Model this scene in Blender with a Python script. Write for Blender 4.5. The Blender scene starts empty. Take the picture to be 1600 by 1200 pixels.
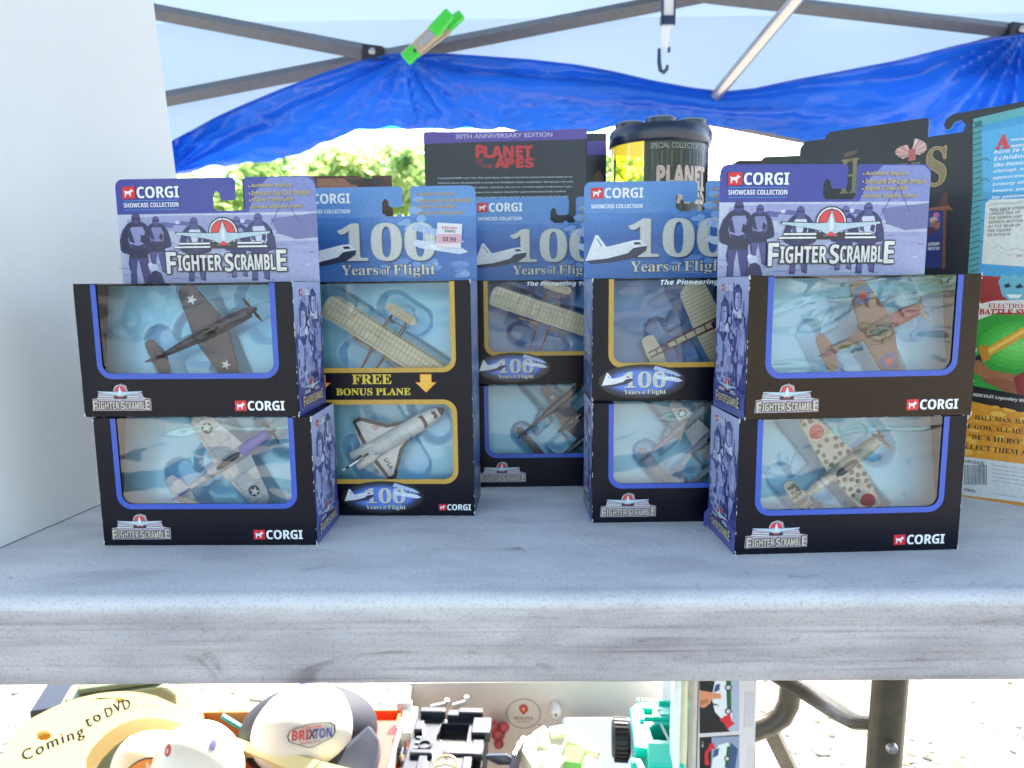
import bpy, bmesh, math, random
from mathutils import Matrix, Vector, noise
from mathutils.geometry import tessellate_polygon
R = math.radians
random.seed(7)
SC = bpy.context.scene
COL = SC.collection

# ------------------------------------------------------------------ camera, light, exposure
TT = 0.74                       # height of the table top
CAM_H = TT + 0.1549
F = 1127.0
PITCH = R(7.918)
ROLL = R(0.647)
cd = bpy.data.cameras.new('camera')
cam = bpy.data.objects.new('camera', cd)
COL.objects.link(cam)
SC.camera = cam
cd.sensor_width = 36.0
cd.lens = 36.0 * F / 1600.0
cd.clip_start = 0.01
cd.clip_end = 500
fwd = Vector((0, math.cos(PITCH), -math.sin(PITCH)))
up0 = Vector((0, math.sin(PITCH), math.cos(PITCH)))
rt0 = Vector((1, 0, 0))
rt = rt0 * math.cos(ROLL) - up0 * math.sin(ROLL)
up = rt0 * math.sin(ROLL) + up0 * math.cos(ROLL)
cam.matrix_world = Matrix(((rt.x, up.x, -fwd.x, 0), (rt.y, up.y, -fwd.y, 0), (rt.z, up.z, -fwd.z, CAM_H), (0, 0, 0, 1)))
cd.dof.use_dof = True
cd.dof.focus_distance = 0.46
cd.dof.aperture_fstop = 13.0

SUN_EL, SUN_AZ = 40.0, 18.0     # sun behind the stall, a little to the right
w = bpy.data.worlds.new('World')
SC.world = w
w.use_nodes = True
nt = w.node_tree
bg = nt.nodes['Background']
sky = nt.nodes.new('ShaderNodeTexSky')
sky.sky_type = 'NISHITA'
sky.sun_disc = False
sky.sun_elevation = R(SUN_EL)
sky.sun_rotation = R(SUN_AZ)
sky.dust_density = 2.0
nt.links.new(sky.outputs[0], bg.inputs[0])
bg.inputs[1].default_value = 0.15
sd = bpy.data.lights.new('sun', 'SUN')
sd.energy = 5.0
sd.angle = R(0.5)
sd.color = (1, .95, .86)
so = bpy.data.objects.new('sun', sd)
COL.objects.link(so)
sdir = Vector((math.sin(R(SUN_AZ)) * math.cos(R(SUN_EL)), math.cos(R(SUN_AZ)) * math.cos(R(SUN_EL)), math.sin(R(SUN_EL))))
so.rotation_euler = sdir.to_track_quat('Z', 'Y').to_euler()
so.location = sdir * 20
SC.view_settings.view_transform = 'Standard'
SC.view_settings.look = 'None'
SC.view_settings.gamma = 1
SC.view_settings.use_curve_mapping = False
SC.view_settings.exposure = 2.35
SC.cycles.use_denoising = True
SC.cycles.max_bounces = 10
SC.cycles.transparent_max_bounces = 16
SC.cycles.caustics_reflective = False
SC.cycles.caustics_refractive = False


def at(px, py, Y):
    """world point seen at photo pixel (px,py) at horizontal distance Y from the lens"""
    a, b = px - 800.0, 600.0 - py
    d = fwd * F + rt * a + up * b
    k = Y / d.y
    return Vector((0, 0, CAM_H)) + d * k


# ------------------------------------------------------------------ materials
def lin(c):
    if isinstance(c, str):
        c = [int(c[i:i + 2], 16) / 255 for i in (0, 2, 4)]
    return tuple(x / 12.92 if x <= .04045 else ((x + .055) / 1.055) ** 2.4 for x in c[:3])


MATS = {}


def mat(name, col, rough=.5, metal=0., bump=0., bscale=60., var=0., vscale=8., stretch=(1, 1, 1), coat=0., trans=0., spec=.5, sss=0.):
    if name in MATS:
        return MATS[name]
    m = bpy.data.materials.new(name)
    m.use_nodes = True
    n, l = m.node_tree.nodes, m.node_tree.links
    p = n['Principled BSDF']
    c = lin(col) if isinstance(col, str) else col
    p.inputs['Base Color'].default_value = (*c, 1)
    p.inputs['Roughness'].default_value = rough
    p.inputs['Metallic'].default_value = metal
    p.inputs['Coat Weight'].default_value = coat
    p.inputs['Coat Roughness'].default_value = .12
    p.inputs['Specular IOR Level'].default_value = spec
    tc = n.new('ShaderNodeTexCoord')
    mp = n.new('ShaderNodeMapping')
    mp.inputs['Scale'].default_value = stretch
    l.new(tc.outputs['Object'], mp.inputs[0])
    if var:
        nz = n.new('ShaderNodeTexNoise')
        nz.inputs['Scale'].default_value = vscale
        nz.inputs['Detail'].default_value = 6
        l.new(mp.outputs[0], nz.inputs['Vector'])
        mr = n.new('ShaderNodeMapRange')
        mr.inputs['From Min'].default_value = .3
        mr.inputs['From Max'].default_value = .7
        mr.inputs['To Min'].default_value = 1 - var
        mr.inputs['To Max'].default_value = 1 + var * .5
        l.new(nz.outputs[0], mr.inputs[0])
        mx = n.new('ShaderNodeMix')
        mx.data_type = 'RGBA'
        mx.blend_type = 'MULTIPLY'
        mx.inputs['Factor'].default_value = 1
        mx.inputs['A'].default_value = (*c, 1)
        l.new(mr.outputs[0], mx.inputs['B'])
        l.new(mx.outputs['Result'], p.inputs['Base Color'])
    if bump:
        nb = n.new('ShaderNodeTexNoise')
        nb.inputs['Scale'].default_value = bscale
        nb.inputs['Detail'].default_value = 5
        l.new(mp.outputs[0], nb.inputs['Vector'])
        bm_ = n.new('ShaderNodeBump')
        bm_.inputs['Strength'].default_value = bump
        bm_.inputs['Distance'].default_value = .002
        l.new(nb.outputs[0], bm_.inputs['Height'])
        l.new(bm_.outputs[0], p.inputs['Normal'])
    if trans:
        tr = n.new('ShaderNodeBsdfTranslucent')
        tr.inputs[0].default_value = (*c, 1)
        ms = n.new('ShaderNodeMixShader')
        ms.inputs[0].default_value = trans
        l.new(p.outputs[0], ms.inputs[1])
        l.new(tr.outputs[0], ms.inputs[2])
        l.new(ms.outputs[0], n['Material Output'].inputs[0])
    MATS[name] = m
    return m


def print_mat(name, rough, coat):
    """printed card: the ink colour comes with the print, the gloss from the varnish"""
    m = mat(name, (1, 1, 1), rough, coat=coat, bump=.06, bscale=900)
    n, l = m.node_tree.nodes, m.node_tree.links
    a = n.new('ShaderNodeAttribute')
    a.attribute_name = 'ink'
    tc = n.new('ShaderNodeTexCoord')
    nz = n.new('ShaderNodeTexNoise')
    nz.inputs['Scale'].default_value = 420
    nz.inputs['Detail'].default_value = 3
    mr = n.new('ShaderNodeMapRange')
    mr.inputs['To Min'].default_value = .78
    mr.inputs['To Max'].default_value = 1.18
    mx = n.new('ShaderNodeMix')
    mx.data_type = 'RGBA'
    mx.blend_type = 'MULTIPLY'
    mx.inputs['Factor'].default_value = 1
    l.new(tc.outputs['Object'], nz.inputs['Vector'])
    l.new(nz.outputs[0], mr.inputs[0])
    l.new(a.outputs['Color'], mx.inputs['A'])
    l.new(mr.outputs[0], mx.inputs['B'])
    l.new(mx.outputs['Result'], n['Principled BSDF'].inputs['Base Color'])
    return m


INK = print_mat('printed_ink', .42, .25)
INKM = print_mat('printed_ink_matt', .6, .0)


def film_mat(name, tint, gloss, rough=.03, bump=.5, scale=14, stretch=(1, 1, 1)):
    m = bpy.data.materials.new(name)
    m.use_nodes = True
    n, l = m.node_tree.nodes, m.node_tree.links
    n.remove(n['Principled BSDF'])
    t = n.new('ShaderNodeBsdfTransparent')
    t.inputs[0].default_value = (*tint, 1)
    g = n.new('ShaderNodeBsdfGlossy')
    g.inputs['Roughness'].default_value = rough
    lw = n.new('ShaderNodeFresnel')
    lw.inputs['IOR'].default_value = 1.5
    mr = n.new('ShaderNodeMapRange')
    mr.inputs['From Min'].default_value = .0
    mr.inputs['From Max'].default_value = 1
    mr.inputs['To Min'].default_value = gloss
    mr.inputs['To Max'].default_value = 1.
    tc = n.new('ShaderNodeTexCoord')
    mp = n.new('ShaderNodeMapping')
    mp.inputs['Scale'].default_value = stretch
    nz = n.new('ShaderNodeTexNoise')
    nz.inputs['Scale'].default_value = scale
    nz.inputs['Detail'].default_value = 2.5
    nz.inputs['Distortion'].default_value = .8
    b = n.new('ShaderNodeBump')
    b.inputs['Strength'].default_value = bump
    b.inputs['Distance'].default_value = .004
    ms = n.new('ShaderNodeMixShader')
    l.new(tc.outputs['Object'], mp.inputs[0])
    l.new(mp.outputs[0], nz.inputs['Vector'])
    l.new(nz.outputs[0], b.inputs['Height'])
    l.new(b.outputs[0], g.inputs['Normal'])
    l.new(b.outputs[0], lw.inputs['Normal'])
    l.new(lw.outputs[0], mr.inputs[0])
    l.new(mr.outputs[0], ms.inputs[0])
    l.new(t.outputs[0], ms.inputs[1])
    l.new(g.outputs[0], ms.inputs[2])
    l.new(ms.outputs[0], n['Material Output'].inputs[0])
    return m


FILM = film_mat('clear_plastic_film', (.975, .99, .995), .012, .03, .45, 6, (.5, 1, 1.6))
FILM_WAVY = film_mat('creased_plastic_film', (.965, .985, .99), .07, .03, 1.3, 8, (.5, 1, 2.4))

# ------------------------------------------------------------------ object helpers


def tag(o, label=None, cat=None, group=None, kind=None):
    if label:
        o['label'] = label
    if cat:
        o['category'] = cat
    if group:
        o['group'] = group
    if kind:
        o['kind'] = kind
    return o


def thing(name, label, cat, loc=(0, 0, 0), rz=0., group=None, mtx=None):
    o = bpy.data.objects.new(name, None)
    COL.objects.link(o)
    o.empty_display_size = .02
    if mtx is not None:
        o.matrix_world = mtx
    else:
        o.location = loc
        o.rotation_euler = (0, 0, rz)
    return tag(o, label, cat, group)


class B:
    """collects shapes; build() links them as ONE mesh object. Units: multiplied by self.s"""

    def __init__(self, s=1.0):
        self.v, self.f, self.mi, self.s = [], [], [], s
        self.cur = 0
        self.x = Matrix.Identity(4)

    def add(self, vs, fs):
        n = len(self.v)
        self.v += [(self.x @ Vector(p)) * self.s for p in vs]
        for q in fs:
            self.f.append([i + n for i in q])
            self.mi.append(self.cur)
        return self

    def box(self, c, d, rot=(0, 0, 0)):
        m = Matrix.Rotation(rot[2], 3, 'Z') @ Matrix.Rotation(rot[1], 3, 'Y') @ Matrix.Rotation(rot[0], 3, 'X')
        vs = [Vector(c) + m @ Vector((sx * d[0] / 2, sy * d[1] / 2, sz * d[2] / 2)) for sx in (-1, 1) for sy in (-1, 1) for sz in (-1, 1)]
        return self.add(vs, [(0, 1, 3, 2), (4, 6, 7, 5), (0, 4, 5, 1), (2, 3, 7, 6), (0, 2, 6, 4), (1, 5, 7, 3)])

    def tube(self, pts, r, n=10, cap=True, flat=1.0):
        pts = [Vector(p) for p in pts]
        rs = r if isinstance(r, (list, tuple)) else [r] * len(pts)
        vs, fs = [], []
        pu = None
        for i, p in enumerate(pts):
            t = (pts[min(i + 1, len(pts) - 1)] - pts[max(i - 1, 0)]).normalized()
            if pu is None:
                pu = t.cross(Vector((0, 0, 1)))
                if pu.length < .1:
                    pu = t.cross(Vector((0, 1, 0)))
            u = (pu - t * pu.dot(t)).normalized()
            pu = u
            vv = t.cross(u)
            for k in range(n):
                a = 2 * math.pi * k / n
                vs.append(p + u * math.cos(a) * rs[i] + vv * math.sin(a) * rs[i] * flat)
        for i in range(len(pts) - 1):
            for k in range(n):
                fs.append((i * n + k, i * n + (k + 1) % n, (i + 1) * n + (k + 1) % n, (i + 1) * n + k))
        if cap:
            fs.append(tuple(range(n))[::-1])
            fs.append(tuple(range((len(pts) - 1) * n, len(pts) * n)))
        return self.add(vs, fs)

    def lathe(self, prof, c=(0, 0, 0), n=24, axis='z'):
        vs, fs = [], []
        for r, z in prof:
            for k in range(n):
                a = 2 * math.pi * k / n
                p = (r * math.cos(a), r * math.sin(a), z)
                if axis == 'y':
                    p = (p[0], p[2], p[1])
                if axis == 'x':
                    p = (p[2], p[0], p[1])
                vs.append(Vector(c) + Vector(p))
        for i in range(len(prof) - 1):
            for k in range(n):
                fs.append((i * n + k, i * n + (k + 1) % n, (i + 1) * n + (k + 1) % n, (i + 1) * n + k))
        if prof[0][0] > 1e-6:
            fs.append(tuple(range(n))[::-1])
        if prof[-1][0] > 1e-6:
            fs.append(tuple(range((len(prof) - 1) * n, len(prof) * n)))
        return self.add(vs, fs)

    def ell(self, c, r, nu=16, nv=10):
        prof = [(math.sin(math.pi * j / nv), -math.cos(math.pi * j / nv)) for j in range(nv + 1)]
        vs, fs = [], []
        for q, z in prof:
            for k in range(nu):
                a = 2 * math.pi * k / nu
                vs.append(Vector(c) + Vector((q * math.cos(a) * r[0], q * math.sin(a) * r[1], z * r[2])))
        for i in range(nv):
            for k in range(nu):
                fs.append((i * nu + k, i * nu + (k + 1) % nu, (i + 1) * nu + (k + 1) % nu, (i + 1) * nu + k))
        return self.add(vs, fs)

    def plate(self, loops, z0, z1, fr='xy'):
        """flat plate of a 2D outline (first loop) with holes, between two heights"""
        L = [[Vector((p[0], p[1], 0)) for p in lp] for lp in loops]
        tris = tessellate_polygon(L)
        flat = [p for lp in L for p in lp]
        n = len(flat)

        def to(p, z):
            return {'xy': (p.x, p.y, z), 'xz': (p.x, z, p.y), 'yz': (z, p.x, p.y)}[fr]
        vs = [to(p, z0) for p in flat] + [to(p, z1) for p in flat]
        fs = [tuple(t) for t in tris] + [tuple(i + n for i in reversed(t)) for t in tris]
        o = 0
        for lp in L:
            k = len(lp)
            for i in range(k):
                a, b = o + i, o + (i + 1) % k
                fs.append((a, b, b + n, a + n))
            o += k
        return self.add(vs, fs)

    def loft(self, secs):
        """list of equal-length rings"""
        n = len(secs[0])
        vs = [p for s in secs for p in s]
        fs = []
        for i in range(len(secs) - 1):
            for k in range(n):
                fs.append((i * n + k, i * n + (k + 1) % n, (i + 1) * n + (k + 1) % n, (i + 1) * n + k))
        fs.append(tuple(range(n))[::-1])
        fs.append(tuple(range((len(secs) - 1) * n, len(secs) * n)))
        return self.add(vs, fs)

    def build(self, name, mats, parent=None, smooth=False, bevel=0., loc=None, fixn=True, seg=2):
        me = bpy.data.meshes.new(name)
        me.from_pydata(self.v, [], self.f)
        if not isinstance(mats, (list, tuple)):
            mats = [mats]
        for m in mats:
            me.materials.append(m)
        me.polygons.foreach_set('material_index', self.mi)
        if fixn:
            bm = bmesh.new()
            bm.from_mesh(me)
            bmesh.ops.recalc_face_normals(bm, faces=bm.faces)
            bm.to_mesh(me)
            bm.free()
        o = bpy.data.objects.new(name, me)
        COL.objects.link(o)
        if parent:
            o.parent = parent
        if loc:
            o.location = loc
        if smooth:
            for p in me.polygons:
                p.use_smooth = True
            me.set_sharp_from_angle(angle=R(42))
        if bevel:
            b = o.modifiers.new('bevel', 'BEVEL')
            b.width = bevel
            b.segments = seg
            b.limit_method = 'ANGLE'
            b.angle_limit = R(40)
            b.harden_normals = False
            for p in me.polygons:
                p.use_smooth = True
            me.set_sharp_from_angle(angle=R(42))
        return o


def copy_tree(o, parent=None):
    c = o.copy()
    COL.objects.link(c)
    if parent:
        c.parent = parent
    for ch in o.children:
        copy_tree(ch, c)
    return c


# ------------------------------------------------------------------ flat print (millimetres, x right, y up)
def uni(s, kind):
    if kind == 'plain':
        return s
    base = {'serif': (0x1D400, 0x1D41A, 0x1D7CE), 'sans': (0x1D5D4, 0x1D5EE, 0x1D7EC), 'sansit': (0x1D63C, 0x1D656, 0x1D7EC)}[kind]
    o = ''
    for c in s:
        if 'A' <= c <= 'Z':
            o += chr(base[0] + ord(c) - 65)
        elif 'a' <= c <= 'z':
            o += chr(base[1] + ord(c) - 97)
        elif '0' <= c <= '9':
            o += chr(base[2] + ord(c) - 48)
        else:
            o += c
    return o


TXT = {}


def glyphs(s, kind='sans', shear=0., res=3, spacing=1.0):
    key = (s, kind, shear, res, spacing)
    if key not in TXT:
        c = bpy.data.curves.new('text', 'FONT')
        c.body = uni(s, kind)
        c.shear = shear
        c.resolution_u = res
        c.space_character = spacing
        o = bpy.data.objects.new('text', c)
        m = bpy.data.meshes.new_from_object(o)
        vs = [(v.co.x, v.co.y) for v in m.vertices]
        fs = [tuple(p.vertices) for p in m.polygons]
        bpy.data.objects.remove(o)
        bpy.data.curves.remove(c)
        bpy.data.meshes.remove(m)
        if not vs:
            vs = [(0, 0), (1, 0), (1, 1)]
        x0, x1 = min(v[0] for v in vs), max(v[0] for v in vs)
        y0, y1 = min(v[1] for v in vs), max(v[1] for v in vs)
        TXT[key] = ([((x - x0) / (x1 - x0), (y - y0) / max(y1 - y0, 1e-6)) for x, y in vs], fs)
    return TXT[key]


LAYER = .045     # mm between layers of print


class Art:
    def __init__(self):
        self.v, self.f, self.c = [], [], []
        self.L = 1
        self.ox = self.oy = 0.
        self.k = 1.

    def _a(self, pts, faces, col, L, cols=None):
        n = len(self.v)
        L = self.L if L is None else L
        self.v += [(self.ox + self.k * p[0], self.oy + self.k * p[1], L * LAYER) for p in pts]
        for q in faces:
            self.f.append([i + n for i in q])
            self.c.append([cols[i] if cols else col for i in q])

    def poly(self, pts, col, L=None):
        t = tessellate_polygon([[Vector((p[0], p[1], 0)) for p in pts]])
        self._a(pts, t, lin(col), L)

    def rect(self, x0, y0, x1, y1, col, L=None, top=None, right=None):
        c = lin(col)
        t = lin(top) if top else c
        cols = [c, c, t, t]
        if right:
            r = lin(right)
            cols = [c, r, r, c]
        self._a([(x0, y0), (x1, y0), (x1, y1), (x0, y1)], [(0, 1, 2, 3)], c, L, cols)

    def ellipse(self, x, y, rx, ry, col, L=None, n=28, edge=None, a0=0., a1=360.):
        pts = [(x, y)] + [(x + rx * math.cos(R(a0 + (a1 - a0) * i / n)), y + ry * math.sin(R(a0 + (a1 - a0) * i / n))) for i in range(n + 1)]
        c = lin(col)
        e = lin(edge) if edge else c
        self._a(pts, [(0, i, i + 1) for i in range(1, n + 1)], c, L, [c] + [e] * (n + 1))

    def ring(self, x, y, r, wd, col, L=None, n=32, ry=None):
        q = (ry or r) / r
        pts = []
        for i in range(n):
            a = 2 * math.pi * i / n
            pts += [(x + r * math.cos(a), y + q * r * math.sin(a)), (x + (r - wd) * math.cos(a), y + (q * r - wd) * math.sin(a))]
        fs = [(2 * i, (2 * i + 2) % (2 * n), (2 * i + 3) % (2 * n), 2 * i + 1) for i in range(n)]
        self._a(pts, fs, lin(col), L)

    def line(self, pts, wd, col, L=None):
        for a, b in zip(pts, pts[1:]):
            d = Vector((b[0] - a[0], b[1] - a[1]))
            if d.length < 1e-6:
                continue
            e = d.normalized() * wd * .25
            nn = Vector((-d.y, d.x)).normalized() * wd / 2
            a_, b_ = Vector(a) - e, Vector(b) + e
            self._a([tuple(a_ + nn), tuple(a_ - nn), tuple(b_ - nn), tuple(b_ + nn)], [(0, 1, 2, 3)], lin(col), L)

    def text(self, s, x, y, wd, h, col, kind='sans', L=None, shear=0., outline=0., ocol='201838', rot=0., res=3, spacing=1.):
        vs, fs = glyphs(s, kind, shear, res, spacing)
        cr, sr = math.cos(rot), math.sin(rot)

        def put(dx, dy, c, LL):
            pts = [(x + dx + (p[0] * wd) * cr - (p[1] * h) * sr, y + dy + (p[0] * wd) * sr + (p[1] * h) * cr) for p in vs]
            self._a(pts, fs, lin(c), LL)
        LL = self.L if L is None else L
        if outline:
            for i in range(8):
                a = math.pi / 4 * i
                put(outline * math.cos(a), outline * math.sin(a), ocol, LL - .9 + i * .05)
        put(0, 0, col, LL)

    def build(self, name, parent, mtx=None, m=None):
        """mtx maps print millimetres (x, y, height) to the parent's space in metres"""
        me = bpy.data.meshes.new(name)
        me.from_pydata([Vector(p) * .001 for p in self.v], [], self.f)
        at_ = me.color_attributes.new('ink', 'FLOAT_COLOR', 'CORNER')
        flat = []
        for q in self.c:
            for c in q:
                flat += [c[0], c[1], c[2], 1.]
        at_.data.foreach_set('color', flat)
        me.materials.append(m or INK)
        o = bpy.data.objects.new(name, me)
        COL.objects.link(o)
        o.parent = parent
        if mtx is not None:
            o.matrix_local = mtx
        return o


def face_mtx(kind, ox=0., oy=0., oz=0.):
    """front: x->+X, y->+Z, out->-Y ; right side: x->+Y, y->+Z, out->+X ; left: x->-Y, out->-X"""
    c = {'front': ((1, 0, 0), (0, 0, 1), (0, -1, 0)), 'right': ((0, 1, 0), (0, 0, 1), (1, 0, 0)),
         'left': ((0, -1, 0), (0, 0, 1), (-1, 0, 0)), 'top': ((1, 0, 0), (0, 1, 0), (0, 0, 1))}[kind]
    return Matrix(((c[0][0], c[1][0], c[2][0], ox), (c[0][1], c[1][1], c[2][1], oy), (c[0][2], c[1][2], c[2][2], oz), (0, 0, 0, 1)))


# ------------------------------------------------------------------ artwork printed on the toy boxes
def dog_logo(a, x, y, w_, L):
    """red square with a pale dog, then the maker's lettering; w_ = full width"""
    k = w_ / 37.
    a.poly([(x, y), (x + 8.6 * k, y + .2 * k), (x + 8.6 * k, y + 7.8 * k), (x, y + 7.6 * k)], 'd8152a', L)
    dog = [(1.6, 1.3), (2.5, 1.3), (2.6, 3), (4.6, 3), (4.9, 1.5), (5.8, 1.5), (5.7, 3.4), (6.5, 4.4), (7.6, 4.7), (7.2, 5.4), (6.4, 5.7), (6.1, 6.6), (5.5, 5.8), (5, 4.9), (2.6, 4.8), (1.7, 5.4), (1.3, 4.9), (1.7, 3.8)]
    a.poly([(x + p[0] * k, y + p[1] * k) for p in dog], 'f4e8ee', L + 1)
    a.text('CORGI', x + 9.6 * k, y + .3 * k, 27.4 * k, 7.2 * k, 'f2f4fa', 'sans', L + 1)
    a.text('CORGI', x + 9.75 * k, y + .3 * k, 27.4 * k, 7.2 * k, 'f2f4fa', 'sans', L + 1.4)
    a.text('CORGI', x + 9.9 * k, y + .3 * k, 27.4 * k, 7.2 * k, 'f2f4fa', 'sans', L + 1.8)


def scramble_logo(a, x, y, w_, L, body='e8e4e4', glow=None):
    """winged roundel over the title; x,y lower left, w_ width"""
    k = w_ / 79.

    def P(pts):
        return [(x + p[0] * k, y + p[1] * k) for p in pts]
    if glow:
        a.poly(P([(-2, -2), (80, -2), (80, 14), (70, 16), (68, 22), (50, 22), (47, 32), (40, 34.5), (32, 32), (28, 22), (8, 22), (7, 15), (-1, 14)]), glow, L)
    L += 1
    cx, cy = 38.5, 24.
    a.ellipse(x + cx * k, y + cy * k, 9.9 * k, 9.9 * k, '2a2238', L)
    a.ellipse(x + cx * k, y + cy * k, 9.1 * k, 9.1 * k, 'e6e8f0', L + 1)
    a.ellipse(x + cx * k, y + cy * k, 8.2 * k, 8.2 * k, '2a2238', L + 2)
    a.ellipse(x + cx * k, y + cy * k, 7.7 * k, 7.7 * k, 'e03a44', L + 3)
    a.rect(x + (cx - 8) * k, y + (cy - 1.4) * k, x + (cx + 8) * k, y + (cy - .5) * k, 'e6e8f0', L + 4)
    for (l, r_, yy) in ((6, 67, 14.6), (9, 64, 16.8)):
        a.poly(P([(l - .5, yy - .5), (r_ + .5, yy - .5), (r_ - .5, yy + 1.5), (l + .5, yy + 1.5)]), '2a2238', L + 4.4)
        a.poly(P([(l, yy), (cx - 9, yy), (cx - 9, yy + 1.1), (l + .5, yy + 1.1)]), 'e9eaf0', L + 5)
        a.poly(P([(cx + 9, yy), (r_, yy), (r_ - .5, yy + 1.1), (cx + 9, yy + 1.1)]), 'e9eaf0', L + 5)
    wing = [(8, 23.3), (26, 20.6), (32, 19.3), (35, 17.6), (38.5, 16.8), (42, 17.6), (45, 19.3), (51, 20.6), (69, 23.3), (69, 24.4), (46, 23.6), (41, 24), (38.5, 31.5), (36, 24), (31, 23.6), (8, 24.4)]
    a.poly(P([((p[0] - cx) * 1.03 + cx, (p[1] - 21) * 1.16 + 21) for p in wing]), '2a2a40', L + 6)
    a.poly(P(wing), 'b9cfdf', L + 7)
    a.poly(P([(38.5, 30), (37.2, 21), (38.5, 18.5), (39.8, 21)]), 'e9eef4', L + 8)
    a.poly(P([(35, 16.6), (38.5, 15.9), (42, 16.6), (38.5, 18.9)]), 'e03a44', L + 8)
    oc = '2c2338'
    o = .85 * k
    for s, x0, y0, ww, hh in (('F', 0, -1.6, 6.4, 13.8), ('IGHTER', 7.4, 0, 29, 10.2), ('S', 38.4, -.6, 5.6, 11.6), ('CRAMBL', 44.9, 0, 26.6, 10.2), ('E', 72.4, -.6, 6.2, 13.4)):
        a.text(s, x + x0 * k, y + y0 * k, ww * k, hh * k, body, 'sans', L + 10, outline=o, ocol=oc, res=2)
        a.text(s, x + (x0 + .22) * k, y + y0 * k, ww * k, hh * k, body, 'sans', L + 10.4, res=2)


def shuttle_pic(a, x, y, k, L, bands=True):
    def P(pts):
        return [(x + p[0] * k, y + p[1] * k) for p in pts]
    a.poly(P([(0, 1), (7, 19), (9, 18.6), (15, 10.5), (34, 15), (39, 15.2), (44, 11), (43, 8.5), (36, 5), (18, 1.2), (4, -1)]), 'e9ecf6', L)
    a.poly(P([(0, 1), (4, -1.2), (20, 0), (36, 3), (43, 7.5), (44, 11), (40, 10.6), (34, 9.6), (30, 6), (16, 2.6)]), '2c3050', L + 1)
    a.poly(P([(34, 13.6), (38, 13.8), (40, 12.2), (35, 11.8)]), '2c3050', L + 1)
    a.poly(P([(7.6, 16.5), (8.4, 16.3), (12, 11.4), (11, 11)]), '8a90b0', L + 1)


def flyer_pic(a, x, y, k, L):
    def P(pts):
        return [(x + p[0] * k, y + p[1] * k) for p in pts]
    a.poly(P([(0, 16), (3, 21), (30, 12), (38, 7), (34, 6), (8, 14)]), 'a9bfe8', L)
    a.poly(P([(0, 6), (3, 9), (34, 4), (40, 0), (34, -1.5), (6, 3)]), 'd3def6', L + 1)
    for i in range(6):
        xx = 3 + i * 5.4
        a.line(P([(xx, 6 - i * .5), (xx + .4, 19 - i * 1.9)]), .45 * k, 'e8eefc', L + 2)
    a.poly(P([(12, 5), (26, 6), (30, 3), (15, 2)]), 'eef2fc', L + 2)


def hundred_logo(a, x, y, w_, L):
    """x,y lower left of the words; w_ = width of the digits"""
    k = w_ / 70.
    a.text('100', x + 1.4 * k, y + 9.8 * k, 70 * k, 27 * k, '35406e', 'serif', L, res=5)
    a.text('100', x, y + 11 * k, 70 * k, 27 * k, 'cfd2d0', 'serif', L + 1, res=5)
    a.text('100', x + .7 * k, y + 11 * k, 70 * k, 27 * k, 'b9bcb0', 'serif', L + .5, res=5)
    a.text('100', x - .7 * k, y + 11.2 * k, 70 * k, 27 * k, 'c7c8bc', 'serif', L + .7, res=5)
    a.text('Years', x + 1 * k, y + 1 * k, 27 * k, 7.4 * k, 'dedfd2', 'serif', L + 2, outline=.5 * k, ocol='3a4476')
    a.text('of', x + 30.5 * k, y + 1 * k, 6.5 * k, 6.4 * k, 'dedfd2', 'serif', L + 2, outline=.5 * k, ocol='3a4476')
    a.text('Flight', x + 39 * k, y - 1. * k, 31 * k, 9.4 * k, 'dedfd2', 'serif', L + 2, outline=.5 * k, ocol='3a4476')


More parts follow.
